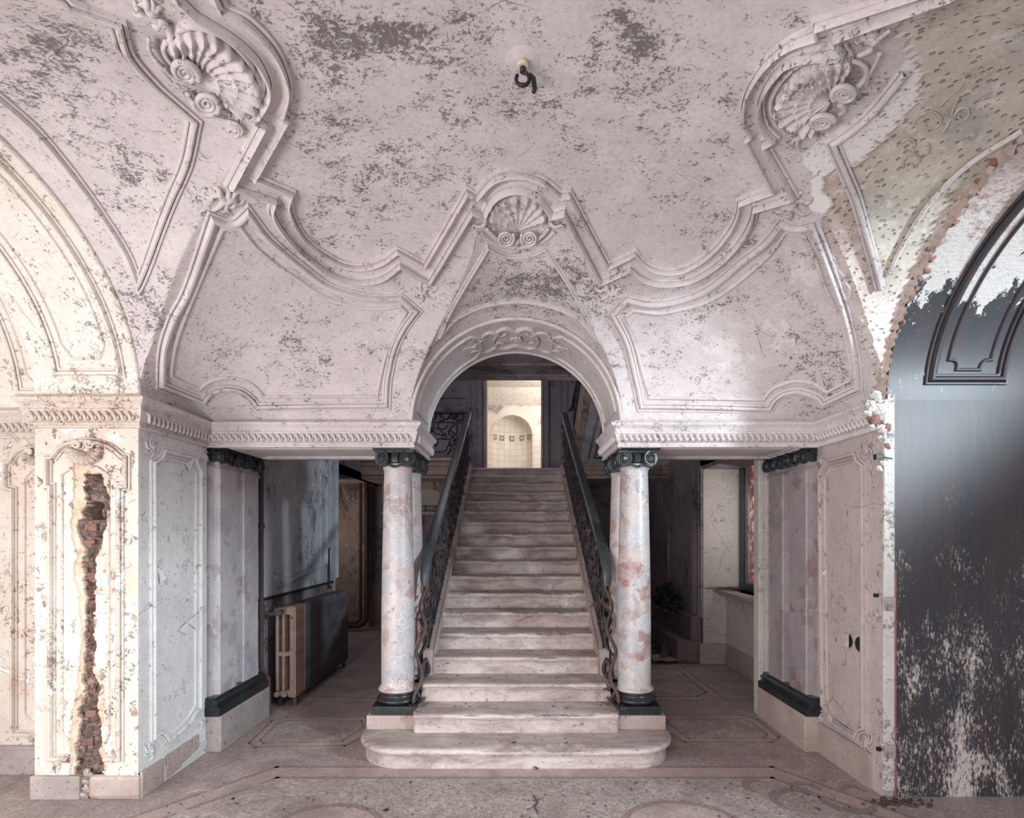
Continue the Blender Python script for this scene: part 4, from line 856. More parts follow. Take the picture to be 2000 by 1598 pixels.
for sg in (-1, 1):
    for pts, r0, r1 in [([(4.58, .0), (4.50, .10), (4.56, .20), (4.66, .17), (4.62, .10)], .024, .010), ([(4.60, .18), (4.52, .28), (4.58, .36), (4.66, .32)], .020, .008), ([(4.90, .0), (4.97, .12), (4.91, .22), (4.80, .20), (4.84, .13)], .022, .010), ([(4.90, .22), (4.96, .32), (4.89, .40), (4.82, .36)], .016, .006),
                        ([(4.62, .36), (4.70, .46), (4.64, .56), (4.70, .62)], .014, .004), ([(4.86, .40), (4.80, .48), (4.84, .54)], .012, .004), ([(4.62, .20), (4.74, .24), (4.86, .22)], .012, .010)]:
        q, _, _ = path([(a*100, b*100) for a, b in pts], 1.2); q = q/100
        R = np.linspace(r0, r1, len(q)); mb.tube([sof(a, PI/2+sg*b, .008) for a, b in q], list(R), 6)
for i in range(9):
    a = 2*PI*i/8; rr = 0 if i == 8 else .035; mb.blob(sof(4.74+rr*math.cos(a)*1.0, PI/2+rr*1.3*math.sin(a), .012), (.020, .018, .016), i, 6)
part('cartouche', mb, M['mould'], wall_front, smooth='full')
# rear face of the front wall with the arch cut out, closing off the stairwell
mb = MB(); n = 48; ring = [(.815*math.cos(t), Z0+.815*math.sin(t)) for t in np.linspace(0, PI, n)]
outer = [(2.6*math.cos(t)/max(abs(math.cos(t)), abs(math.sin(t))*2.6/3.0), Z0+(2.6*math.sin(t)/max(abs(math.cos(t)), abs(math.sin(t))*2.6/3.0))) for t in np.linspace(0, PI, n)]
mb.grid([[(a[0], 5.13, a[1]), (b[0], 5.13, b[1])] for a, b in zip(ring, outer)]); mb.box(-2.6, -.82, 5.12, 5.14, 2.38, 2.62); mb.box(.82, 2.6, 5.12, 5.14, 2.38, 2.62)
part('rear_face', mb, M['darkwall'], wall_front)

# ---- stairwell shell behind
mb = MB()
mb.box(-5.2, -2.78, 10.35, 10.55, 0, 2.6); mb.box(-2.78, 5.2, 10.40, 10.55, 0, 2.6)                  # lower back wall
mb.box(-3.6, -.566, 10.6, 10.75, 2.6, 5.6); mb.box(.488, 3.6, 10.6, 10.75, 2.6, 5.6); mb.box(-.566, .488, 10.6, 10.75, 4.68, 5.6)
wall_back = struct('wall_back', mb, M['darkwall'])
mb = MB(); mb.box(-3.5, -2.70, 10.15, 10.36, 0, 2.6); part('pilaster_strip', mb, M['brownwall'], wall_back)
mb = MB(); mb.box(-2.60, -2.50, 5.1, 10.6, 2.6, 5.6); mb.box(2.45, 2.6, 5.1, 10.6, 2.6, 5.6); mb.box(-3.62, -3.5, 7.6, 10.5, 0, 2.6); mb.box(-3.6, -2.5, 7.6, 9.0, 2.6, 2.7)
struct('wall_stairwell', mb, M['darkwall'])
mb = MB(); mb.box(-2.6, 2.6, 6.6, 10.7, 5.5, 5.6)
nb = 24
for i in range(1):
    rows = [[(x, y, 3.46+.09*math.cos(x/2.2*PI/2)) for x in np.linspace(-2.5, 2.5, nb)] for y in (5.13, 6.60)]
    mb.grid(rows); rows = [[(x, 6.6, z+.09*math.cos(x/2.2*PI/2)) for x in np.linspace(-2.5, 2.5, nb)] for z in (3.46, 5.6)]; mb.grid(rows)
stc = struct('ceiling_stairwell', mb, M['darkwall'])
for yy_, r in ((6.56, .035), (6.45, .02), (6.05, .015)):
    mb = MB(); mb.tube([(x, yy_, 3.458+.09*math.cos(x/2.2*PI/2)) for x in np.linspace(-2.3, 2.3, 30)], r, 8); part('beam_moulding', mb, M['darkwall'], stc, smooth='full')
# upper doorway casing and wall strips
mb = MB()
for x0, x1 in ((-.60, -.555), (.478, .51)): mb.box(x0, x1, 10.54, 10.70, 2.79, 4.70)
mb.box(-.60, .51, 10.54, 10.70, 4.66, 4.72)
struct('door_1', mb, M['rosestone'])
mb = MB()
for x0, x1 in ((-.74, -.64), (.52, .62)): mb.box(x0, x1, 10.52, 10.60, 2.79, 4.9)
part('casing', mb, M['darkwall'], wall_back, bevel=.01)
for pts in ([(-2.2, 4.30), (-.95, 4.30), (-.95, 2.9)], [(.85, 4.6), (.85, 2.9)], [(.97, 4.6), (.97, 2.9)], [(-.86, 4.9), (-.86, 2.9)]):
    mb = MB(); mb.tube([(x, 10.59, z) for x, z in pts], .014, 6); part('panel_moulding', mb, M['darkwall'], wall_back)
# landing and its moulded edge
mb = MB(); mb.box(-3.5, -.80, 9.02, 10.6, 2.60, 2.79); mb.box(.80, 2.5, 9.02, 10.6, 2.60, 2.79); mb.box(-.80, .80, 9.10, 10.75, 2.60, 2.785)
landing = struct('floor_landing', mb, M['stair'])
for (z0, z1, d) in ((2.88, 2.93, .06), (2.80, 2.875, .035), (2.74, 2.80, .02), (2.66, 2.735, .04), (2.60, 2.655, .015)):
    for xa, xb in ((-3.5, -.80), (.80, 2.5)):
        mb = MB(); mb.box(xa, xb, 9.0-d, 9.05, z0, z1); part('edge_moulding', mb, M['brownwall'], landing, bevel=.008)
# wall under the landing: pale upper strip with a shallow round-headed recess, rubble course, dark opening
mb = MB(); mb.box(-2.3, -.82, 9.55, 9.65, 2.20, 2.60); uw = struct('wall_under_landing', mb, M['brownwall'])
mb = MB(); q = [(-1.55+.36*math.cos(t), 2.20+.28*math.sin(t)) for t in np.linspace(0, PI, 24)]
mb.add([(x, 9.545, z) for x, z in q]+[(x, 9.56, z) for x, z in q], [tuple(range(24)), tuple(range(24, 48))[::-1]]+[(i, i+1, 25+i, 24+i) for i in range(23)]); part('lunette_panel', mb, M['paleback'], uw)
rb = random.Random(8)
for i in range(18):
    mb = MB(); mb.blob((0, 0, 0), (.035+rb.random()*.02, .03, .035+rb.random()*.02), i, 5); o = part('stone', mb, M['rosestone'], uw); o.location = (-2.25+i*.082, 9.56, 2.145+rb.uniform(-.015, .015))
mb = MB(); mb.box(-2.3, -.82, 9.5, 9.62, 2.03, 2.09); part('ledge', mb, M['rosestone'], uw, bevel=.01)
# bright bathroom seen through the door
mb = MB(); mb.box(-1.6, 1.8, 10.75, 14.8, 2.70, 2.785); struct('floor_bathroom', mb, M['tile'])
mb = MB(); mb.box(-1.6, -1.5, 10.75, 14.2, 2.78, 5.3); mb.box(1.7, 1.8, 10.75, 14.2, 2.78, 5.3)
c, r, zs = -.105, .515, 4.19; n = 32
arc = [(c+r*math.cos(t), zs+r*math.sin(t)) for t in np.linspace(0, PI, n)]
wb = struct('wall_bathroom', mb, M['bath'])
mb = MB(); top = [(-1.5+3.2*(1-i/(n-1)), 5.3) for i in range(n)]
mb.grid([[(a[0], 14.0, a[1]), (b[0], 14.0, b[1])] for a, b in zip(arc, top)])
mb.add([(c+r, 14, 2.78), (1.7, 14, 2.78), (1.7, 14, 5.3), (c+r, 14, zs)], [(0, 1, 2, 3)]); mb.add([(-1.5, 14, 2.78), (c-r, 14, 2.78), (c-r, 14, zs), (-1.5, 14, 5.3)], [(0, 1, 2, 3)])
part('niche_wall', mb, M['bath'], wb)
mb = MB(); mb.box(-1.5, c-r, 13.985, 14.0, 2.78, 4.42); mb.box(c+r, 1.7, 13.985, 14.0, 2.78, 4.42); part('tiled_dado', mb, M['tiles'], wb)
mb = MB(); rows = []
for ph in np.linspace(0, PI, 17): rows.append([(c+r*math.cos(ph), 14.0+.48*math.sin(ph), z) for z in (2.78, zs)])
mb.grid(rows); rows = []
for e in np.linspace(0, PI/2, 10): rows.append([(c+r*math.cos(e)*math.cos(ph), 14.0+.48*math.cos(e)*math.sin(ph), zs+r*math.sin(e)) for ph in np.linspace(0, PI, 17)])
mb.grid(rows); niche = part('tiled_niche', mb, M['tiles'], wb, smooth=50)
mb = MB(); mb.tube([(c+(r+.01)*math.cos(t), 13.99, zs+(r+.01)*math.sin(t)) for t in np.linspace(0, PI, 30)], .018, 8); part('niche_rim', mb, M['tile'], wb, smooth='full')
for i, ph in enumerate((2.62, 2.12, 1.57, 1.02, .52)):
    x, y, z = c+(r-.015)*math.cos(ph), 14.0+.465*math.sin(ph), CZ+(HY-855)/F*14.35; o = bpy.data.objects.new('decorated_tile', None)
    mb = MB(); mb.box(-.07, .07, -.012, 0, -.07, .07); o = part('decorated_tile', mb, M['tile'], wb); o.location = (x, y, z); o.rotation_euler = (0, 0, PI/2-ph if False else -(PI/2-ph)*-1)
    o.rotation_euler = (0, 0, ph-PI/2)
    m2 = MB()
    for sx, sz in ((-1, -1), (1, -1), (-1, 1), (1, 1)): m2.add([(sx*.06, -.016, sz*.06), (0, -.016, sz*.06), (sx*.06, -.016, 0)], [(0, 1, 2)])
    m2.add([(-.02, -.0155, 0), (0, -.0155, -.02), (.02, -.0155, 0), (0, -.0155, .02)], [(0, 1, 2, 3)]); part('red_pattern', m2, M['redtile'], o)
mb = MB(); mb.box(-1.6, 1.8, 10.7, 14.1, 5.28, 5.36)
mb.add([(-1.6, 13.99, 4.95), (1.8, 13.99, 4.95), (1.8, 13.5, 5.3), (-1.6, 13.5, 5.3)], [(0, 1, 2, 3)]); struct('ceiling_bathroom', mb, M['tile'])
for px_ in (918, 939):
    mb = MB(); x = (px_-CX)/F*14.3; mb.box(x-.02, x+.02, 14.38, 14.5, CZ+(HY-890)/F*14.4-.02, CZ+(HY-890)/F*14.4+.02)

# ---- right corridor: window bay, returns, dark side wall
mb = MB(); mb.prism([(2.45, 7.3), (2.92, 7.3), (2.92, 7.0), (3.2, 7.0), (3.2, 10.5), (2.45, 10.5)], 0, 2.6)
mb.box(2.76, 3.2, 5.30, 7.3, 0, .985); mb.box(2.94, 3.2, 5.30, 5.7, .985, 2.6); mb.box(2.45, 3.2, 5.14, 7.4, 2.55, 2.75)
wall_c = struct('wall_corridor', mb, M['darkwall'])
mb = MB(); mb.box(2.262, 2.45, 5.17, 5.30, .0, 2.5); mb.box(2.25, 2.30, 5.165, 5.19, .3, 2.5); part('pale_jamb', mb, M['paleback'], wall_c, bevel=.006)
mb = MB(); mb.box(2.452, 2.93, 7.288, 7.31, 0, 2.6); mb.box(2.75, 2.765, 5.35, 7.3, 0, .985); part('pale_return', mb, M['paleback'], wall_c)
mb = MB(); mb.box(2.40, 2.77, 7.26, 7.29, 0, .27); mb.box(2.73, 2.76, 5.3, 7.29, 0, .27); part('skirting', mb, M['greystone'], wall_c, bevel=.01)
win = MB(); win.box(2.90, 2.98, 7.09, 7.24, .985, 2.6); win.box(2.88, 2.98, 5.7, 7.20, .985, 1.08); win.box(2.90, 2.98, 5.6, 5.75, .985, 2.6); win.box(2.90, 2.98, 6.30, 6.38, .985, 2.6)
window_1 = struct('window_1', win, M['frame'])
mb = MB(); mb.box(2.942, 2.955, 5.7, 7.1, 1.0, 2.6); part('pane', mb, M['redglass'], window_1)
mb = MB(); mb.box(2.925, 2.94, 7.04, 7.08, 1.08, 2.6); part('inner_stile', mb, M['frame'], window_1)
mb = MB(); mb.add([(2.58, 5.35, .985), (2.58, 7.28, .985), (2.94, 7.28, .985), (2.94, 5.35, .985), (2.58, 5.35, .945), (2.58, 7.28, .945), (2.94, 7.28, .945), (2.94, 5.35, .945)], [(0, 1, 2, 3), (4, 7, 6, 5), (0, 4, 5, 1), (1, 5, 6, 2), (2, 6, 7, 3), (3, 7, 4, 0)])
part('window_sill', mb, M['greystone'], window_1, bevel=.006)
mb = MB()
for yy_ in (7.36, 7.50, 7.60): mb.box(2.40, 2.46, yy_-.02, yy_+.02, .6, 2.6)
mb.box(2.42, 2.46, 7.3, 7.66, .6, 2.6); part('door_casing', mb, M['darkwall'], wall_c, bevel=.01)
mb = MB(); mb.prism([(2.12, 7.32), (2.44, 7.32), (2.44, 10.3), (2.12, 10.3)], 0, .30); mb.prism([(2.30, 7.32), (2.44, 7.32), (2.44, 10.3), (2.30, 10.3)], .3, .62)
part('stone_bench', mb, M['darkstone'], wall_c, bevel=.015)
def poly3(mb, pts, r): mb.tube(pts, r, 6); return mb
mb = MB(); poly3(mb, [(2.44, 8.9-.0+.5*math.sin(t)*1.2, 2.0+.9*(1-math.cos(t))) for t in np.linspace(0, 1.5, 14)], .02); poly3(mb, [(2.44, 9.1+.6*math.sin(t), 2.0+.9*(1-math.cos(t))) for t in np.linspace(0, 1.5, 14)], .02); mb.tube([(2.44, 8.9, .7), (2.44, 8.9, 2.0)], .02, 6)
part('arched_moulding', mb, M['darkwall'], wall_c, smooth='full')
# upper flight returning towards the camera on the right, seen from below
def rake(x0, x1, t0, t1):
    def zf(y): return 2.95+(9.1-y)*.47
    return [(x0, 9.1, zf(9.1)+t0), (x1, 9.1, zf(9.1)+t0), (x1, 5.3, zf(5.3)+t0), (x0, 5.3, zf(5.3)+t0), (x0, 9.1, zf(9.1)+t1), (x1, 9.1, zf(9.1)+t1), (x1, 5.3, zf(5.3)+t1), (x0, 5.3, zf(5.3)+t1)]
mb = MB(); BX = [(0, 1, 2, 3), (4, 7, 6, 5), (0, 4, 5, 1), (1, 5, 6, 2), (2, 6, 7, 3), (3, 7, 4, 0)]
mb.add(rake(.98, 2.45, -.18, .0), BX); ufl = struct('upper_flight', mb, M['corridor'])
mb = MB(); mb.add(rake(.90, .99, -.22, .10), BX); mb.add(rake(.885, .90, -.02, .06), BX); part('stringer', mb, M['brownwall'], ufl)
for xs in ((1.15, 2.3), (1.24, 2.2)):
    mb = MB(); zf = lambda y: 2.95+(9.1-y)*.47-.185
    mb.tube([(xs[0], y, zf(y)) for y in (8.8, 6.0)], .014, 6); mb.tube([(xs[1], y, zf(y)) for y in (8.8, 6.0)], .014, 6); mb.tube([(x, 8.8, zf(8.8)) for x in xs], .014, 6); mb.tube([(x, 6.0, zf(6.0)) for x in xs], .014, 6)
    part('panel_moulding', mb, M['corridor'], ufl, smooth='full')

# ================================================================== CORNICE (trim_1 left, trim_2 right)
CPROF = [(-.02, 2.372), (.020, 2.372), (.026, 2.378), (.026, 2.388), (.018, 2.391), (.018, 2.404), (.026, 2.408), (.022, 2.412), (.030, 2.416), (.048, 2.474), (.052, 2.478), (.052, 2.490), (.044, 2.494), (.050, 2.510), (.066, 2.528), (.074, 2.532), (.082, 2.544), (.084, 2.556), (.078, 2.562), (.06, 2.566), (.055, 2.575), (-.02, 2.578)]
def cornice(name, pts, mat, parts=None):
    P = [Vector(p) for p in pts]; n = len(P); rows = []
    for i in range(n):
        t1 = (P[i]-P[i-1]).normalized() if i else (P[1]-P[0]).normalized(); t2 = (P[i+1]-P[i]).normalized() if i < n-1 else t1
        n1 = Vector((t1.y, -t1.x)); n2 = Vector((t2.y, -t2.x)); m = (n1+n2); m = m/max(m.dot(n1), .2)
        rows.append([(P[i].x+m.x*o, P[i].y+m.y*o, z) for o, z in CPROF])
    mb = MB(); mb.grid(rows[parts:] if parts else rows); mb.rows = rows; return mb, P
leafmb = MB()
leafmb.tube([(-.020, .012, .058), (-.006, .022, .050), (.000, .020, .034), (.006, .020, .018), (.016, .016, .004)], [.007, .0125, .012, .012, .008], 6)
leafmb.blob((.021, .014, .022), (.0070, .011, .015), 1, 5); leafmb.tube([(-.022, .008, .060), (-.012, .018, .060), (-.004, .012, .062)], [.004, .007, .003], 6)
leaf_me = leafmb.mesh('cornice_leaf', M['mould'], 'full')
leaf_mc = leafmb.mesh('cornice_leaf', M['cream'], 'full')
def leaves(P, par, mirror=1, cream=()):
    for i in range(len(P)-1):
        a, b = P[i], P[i+1]; t = (b-a).normalized(); nr = Vector((t.y, -t.x)); L = (b-a).length
        c1 = .045 if True else 0; k = max(1, int(round((L)/.047))); 
        for j in range(k):
            p = a+t*((j+.5)*L/k); o = link('cornice_leaf', leaf_mc if i in cream else leaf_me, par)
            X = Vector((t.x, t.y, 0))*mirror; Y = Vector((nr.x, nr.y, 0)); Z = Vector((nr.x*.29, nr.y*.29, .957)); Z.normalize()
            o.matrix_local = Matrix(((X.x, Y.x, Z.x, p.x+nr.x*.026), (X.y, Y.y, Z.y, p.y+nr.y*.026), (X.z, Y.z, Z.z, 2.414), (0, 0, 0, 1)))
LP = [(-4.3, 3.95), (-3.085, 3.95), (-3.085, 3.567), (-2.42, 3.567), (-2.42, 4.352), (-.815, 4.352), (-.815, 5.12)]
mb, P = cornice('c', LP, None, 3); trim_1 = struct('trim_1', mb, M['mould'], smooth=35)
m2 = MB(); m2.grid(mb.rows[:4]); part('pier_cornice', m2, M['cream'], trim_1, smooth=35, label='cream painted stretch of cornice')
leaves(P, trim_1, 1, (0, 1, 2))
RP = [(.815, 5.12), (.815, 4.352), (2.37, 4.352), (2.37, 3.66)]
mb, P = cornice('c', RP, None); trim_2 = struct('trim_2', mb, M['mould'], smooth=35)
leaves(P, trim_2, 1)
# soffit coffers under the two lintels
for s in (-1, 1):
    mb = MB()
    for (xa, xb, ya, yb, r) in ((1.10, 2.28, 4.44, 5.02, .014), (1.16, 2.22, 4.50, 4.96, .008)):
        q = [(s*xa, ya), (s*xb, ya), (s*xb, yb), (s*xa, yb), (s*xa, ya)]; mb.tube([(x, y, 2.389) for x, y in q], r, 6)
    part('soffit_moulding', mb, M['mould'], wall_front)

# ================================================================== BASEBOARDS
def skirt(name, pts, z1, d, mat, **k):
    """run of stone skirting; room side on the right of the path"""
    P = [Vector(p) for p in pts]; n = len(P); rows = []
    prof = [(-.02, 0), (d, 0), (d, z1-.03), (d+.008, z1-.025), (d+.008, z1-.008), (d-.004, z1), (-.02, z1)]
    for i in range(n):
        t1 = (P[i]-P[i-1]).normalized() if i else (P[1]-P[0]).normalized(); t2 = (P[i+1]-P[i]).normalized() if i < n-1 else t1
        n1 = Vector((t1.y, -t1.x)); n2 = Vector((t2.y, -t2.x)); m = (n1+n2); m = m/max(m.dot(n1), .2)
        rows.append([(P[i].x+m.x*o, P[i].y+m.y*o, z) for o, z in prof])
    mb = MB(); mb.grid(rows); mb.f.append(tuple(range(len(prof)))); mb.f.append(tuple(range((n-1)*len(prof), n*len(prof)))[::-1])
    return mb
bl = struct('baseboard_left', skirt('b', [(-5.1, 3.95), (-3.10, 3.95)], .20, .02, None), M['greystone'])
mb = MB(); mb.box(-3.10, -2.785, 3.545, 3.60, 0, .150); part('stone', mb, M['greystone'], bl, bevel=.006)
mb = MB(); mb.box(-2.735, -2.405, 3.548, 3.60, 0, .152); part('stone', mb, M['rosestone'], bl, bevel=.03)
mb = MB(); rb = random.Random(2)
for i in range(7): mb2 = MB(); mb2.blob((0, 0, 0), (.022+rb.random()*.015, .02, .02+rb.random()*.015), i+40, 6); o = part('rubble_stone', mb2, M['brick'] if i % 2 else M['greystone'], bl); o.location = (-2.76+rb.uniform(-.03, .03), 3.58+rb.uniform(-.01, .01), .02+i*.022)
# broken terrazzo skirting of the blue panel: pieces with gaps
for (ya, yb, za, zb) in ((3.575, 3.80, .0, .165), (3.83, 4.00, .03, .17), (4.00, 4.12, .07, .175), (4.14, 4.22, .10, .178)):
    mb = MB(); mb.add([(-2.43, ya, 0), (-2.43, yb, 0), (-2.43, yb, zb), (-2.43, ya, zb), (-2.400, ya, max(0, za-.02)), (-2.400, yb, za), (-2.400, yb, zb), (-2.400, ya, zb)], [(0, 1, 2, 3), (4, 7, 6, 5), (0, 4, 5, 1), (1, 5, 6, 2), (2, 6, 7, 3), (3, 7, 4, 0)])
    part('skirting_piece', mb, M['band'], bl, bevel=.004)
mb = MB(); mb.box(-2.43, -2.408, 3.58, 4.33, 0, .10); part('mortar_bed', mb, M['white'], bl)
br = struct('baseboard_right', skirt('b', [(2.37, 4.34), (2.37, 3.70)], .235, .022, None), M['rosestone'])

# ================================================================== MARBLE PILASTERS ON THE PIERS
def spiral_relief(r=.060, th=.03, turns=2.6):
    mb = MB(); n = 26
    mb.add([(r*math.cos(2*PI*i/n), 0, r*math.sin(2*PI*i/n)) for i in range(n)]+[(r*.97*math.cos(2*PI*i/n), -th, r*.97*math.sin(2*PI*i/n)) for i in range(n)], [tuple(range(n))[::-1], tuple(range(n, 2*n))]+[(i, (i+1) % n, n+(i+1) % n, n+i) for i in range(n)])
    pts = []; m = int(turns*16)
    for i in range(m+1):
        t = i/m; q = r*(.97-.86*t**.85); a = PI/2+2*PI*turns*t; pts.append((q*math.cos(a), -th-.002-.010*t, q*math.sin(a)))
    mb.tube(pts, [r*(.15-.07*i/m) for i in range(m+1)], 6)
    mb.blob((0, -th-.012, 0), r*.13, 3, 6)
    return mb
vol_r = spiral_relief(); vol_me = vol_r.mesh('volute', M['capital'], 50)
vl = MB(); vl.v = [(-x, y, z) for x, y, z in vol_r.v]; vl.f = [f[::-1] for f in vol_r.f]; vol_ml = vl.mesh('volute', M['capital'], 50)
def put_volute(par, loc, yaw, left, s=1.0):
    o = link('volute', vol_ml if left else vol_me, par); o.location = loc; o.rotation_euler = (0, 0, yaw); o.scale = (s, s, s)
    return o
orn = MB()
for i in range(5): orn.tube([(-.020+i*.010, -.008, .035), (-.020+i*.010, -.016, .0), (-.016+i*.008, -.008, -.03)], .0055, 6)
for i in range(9): orn.blob((-.055+i*.0137, -.018, -.048-.020*math.sin(i/8*PI)), (.009, .009, .011), i, 5)
for dx, dz in ((-.016, .062), (.016, .062), (0, .072), (0, .052)): orn.blob((dx, -.014, dz), (.013, .012, .011), int(dx*1000)+9, 5)
orn_me = orn.mesh('capital_ornament', M['capital'], 50)
def put_orn(par, loc, yaw, s=1.0):
    o = link('capital_ornament', orn_me, par); o.location = loc; o.rotation_euler = (0, 0, yaw); o.scale = (s, s, s)
def pier_dado(side, lab):
    s = side; X = 2.42 if s < 0 else 2.37
    root = thing('pilaster_pedestal', lab, 'pedestal', (s*(X-.03), 4.75, 0))
    L = lambda x, y, z=0: (x-s*(X-.03), y-4.75, z)
    mb = MB(); mb.prism([L(s*(X+.02), 4.33)[:2], L(s*(X-.125), 4.33)[:2], L(s*(X-.125), 5.18)[:2], L(s*(X+.02), 5.18)[:2]], 0, .280); part('stone_block', mb, M['rosestone'] if s > 0 else M['greystone'], root, bevel=.005)
    prof = [(-.0, .28), (.120, .28), (.122, .335), (.112, .345), (.100, .348), (.096, .362), (.104, .375), (.104, .388), (.090, .396), (.080, .402), (.078, .42), (0, .42)]
    rows = []
    for (yy_, k, ex) in ((4.345, 0, 0), (4.345, 1, 0), (5.16, 1, 0), (5.16, 0, 0)):
        rows.append([L(s*(X-(d if k else 0)), yy_-(d*.25 if yy_ < 4.5 else -d*.1) , z) for d, z in prof])
    mb = MB(); mb.grid(rows); part('black_moulding', mb, M['black'], root, smooth=30, label='polished black stone base moulding')
    return root
pier_dado(-1, 'grey stone pedestal with black moulding on the left pier beside the radiator')
pier_dado(1, 'rose stone pedestal with black moulding on the right pier beside the window')
def pilaster(s, ya, yb, lab, mat, zoff=0):
    X = 2.42 if s < 0 else 2.37; yc = (ya+yb)/2
    root = thing('marble_pilaster', lab, 'pilaster', (s*(X-.0), yc, .42), 'marble pilasters on the piers')
    h = (yb-ya)/2
    mb = MB(); mb.prism([(s*.03, -h), (-s*.055, -h), (-s*.065, -h+.012), (-s*.065, h-.012), (-s*.055, h), (s*.03, h)], 0, 1.80)
    mb.prism([(s*.02, -h-.05), (-s*.02, -h-.05), (-s*.02, h+.05), (s*.02, h+.05)], 0, 1.82)
    sh = part('shaft', mb, mat, root)
    mb = MB()
    for z, r, e in ((1.795, .008, .010), (1.812, .006, .006)): mb.prism([(s*.03, -h-e), (-s*(.065+e), -h-e), (-s*(.065+e), h+e), (s*.03, h+e)], z-r, z+r)
    mb.prism([(s*.03, -h), (-s*.065, -h), (-s*.065, h), (s*.03, h)], 1.82, 1.87)
    part('astragal', mb, mat, root, bevel=.003)
    cap_ = MB(); cap_.prism([(s*.03, -h-.035), (-s*.085, -h-.035), (-s*.085, h+.035), (s*.03, h+.035)], 1.94, 1.968); cap_.prism([(s*.03, -h+.0), (-s*.07, -h+.0), (-s*.07, h-.0), (s*.03, h)], 1.855, 1.94)
    cp = part('capital', cap_, M['capital'], root, bevel=.004, label='black scrolled capital')
    yaw = PI/2 if s < 0 else -PI/2
    for e, l in ((-h+.012, s < 0), (h-.012, s > 0)): put_volute(cp, (-s*.068, e, 1.895), yaw, l, .98)
    put_orn(cp, (-s*.075, 0, 1.895), yaw, .85)
    put_volute(cp, (-s*.028, -h-.012, 1.895), 0, s > 0, .80)
pilaster(-1, 4.42, 4.70, 'pale lilac marble pilaster of the left pier, the one nearer the blue panel', M['breccia3'])
pilaster(-1, 4.81, 5.09, 'pale lilac marble pilaster of the left pier, the one nearer the rusty pipe', M['breccia3'])
pilaster(1, 4.42, 4.70, 'mauve marble pilaster of the right pier, the one nearer the socket panel', M['breccia2'])
pilaster(1, 4.81, 5.09, 'mauve marble pilaster of the right pier, the one nearer the window', M['breccia2'])

# ================================================================== COLUMNS
def column(x, y, lab, mat):
    root = thing('marble_column', lab, 'column', (x, y, .264), 'marble columns flanking the stairs')
    mb = MB(); mb.box(-.178, .178, -.17, .17, 0, .066); part('plinth', mb, M['black'], root, bevel=.004, label='flat black stone slab')
    def ring(r0, z0, z1, n=9, bul=.022): return [(r0+bul*math.sin(PI*i/n), z0+(z1-z0)*i/n) for i in range(n+1)]
    mb = MB(); mb.lathe([(.0, .066)]+ring(.150, .067, .118, 9, .020)+[(.146, .122), (.142, .130), (.140, .138)]+ring(.138, .140, .160, 7, .010)+[(.0, .162)], seg=56); part('base', mb, M['black'], root, smooth=40, label='black turned base')
    pr = [(.0, .160), (.150, .160), (.158, .170), (.156, .182), (.146, .190), (.143, .196), (.137, .206), (.135, .22)]+[(.135-.024*max(0, (t-.25)/.75)**1.5, .22+1.72*t) for t in np.linspace(.02, 1, 24)]+[(.114, 1.955), (.120, 1.963), (.124, 1.972), (.120, 1.982), (.112, 1.986), (.110, 2.03), (.0, 2.03)]
    mb = MB(); mb.lathe([(r, z) for r, z in pr], seg=64); part('shaft', mb, mat, root, smooth=35)
    cm = MB(); cm.lathe([(.0, 2.0), (.118, 2.0), (.130, 2.02), (.122, 2.045), (.112, 2.06), (.112, 2.085), (0, 2.085)], seg=40)
    q = []
    hw = .168                                            # abacus with hollow sides
    for k in range(4):
        a0 = PI/4+k*PI/2
        for j in range(8):
            t = j/8; a = Vector((hw*math.cos(a0)*1.414, hw*math.sin(a0)*1.414)); b = Vector((hw*math.cos(a0+PI/2)*1.414, hw*math.sin(a0+PI/2)*1.414)); p = a.lerp(b, t); p *= 1-.10*math.sin(PI*t); q.append((p.x, p.y))
    cm.prism(q, 2.098, 2.124); cm.prism([(a*.93, b*.93) for a, b in q], 2.082, 2.10)
    cp = part('capital', cm, M['capital'], root, smooth=35, label='black scrolled capital')
    for k in range(4):
        yaw = k*PI/2
        for e in (-1, 1):
            v = Matrix.Rotation(yaw, 3, 'Z') @ Vector((e*.094, -.105, 2.036)); put_volute(cp, v, yaw+e*.30, e < 0, 1.06)
        v = Matrix.Rotation(yaw, 3, 'Z') @ Vector((0, -.118, 2.040)); put_orn(cp, v, yaw)
    return root
column(-.970, 4.575, 'pink breccia column left of the stairs, the front one of its pair', M['breccia'])
column(-.965, 4.985, 'pink breccia column left of the stairs, the rear one of its pair', M['breccia'])
column(.970, 4.575, 'pink breccia column right of the stairs, the front one of its pair', M['breccia'])
column(.965, 4.985, 'pink breccia column right of the stairs, the rear one of its pair', M['breccia'])
for s, lb in ((-1, 'rose stone block carrying the left pair of columns'), (1, 'rose stone block carrying the right pair of columns')):
    mb = MB(); mb.box(-.196, .196, 0, .86, 0, .109); o = part('column_pedestal', mb, M['rosestone'], None, bevel=.006); o.location = (s*.984, 4.385, .155); tag(o, lb, 'pedestal')

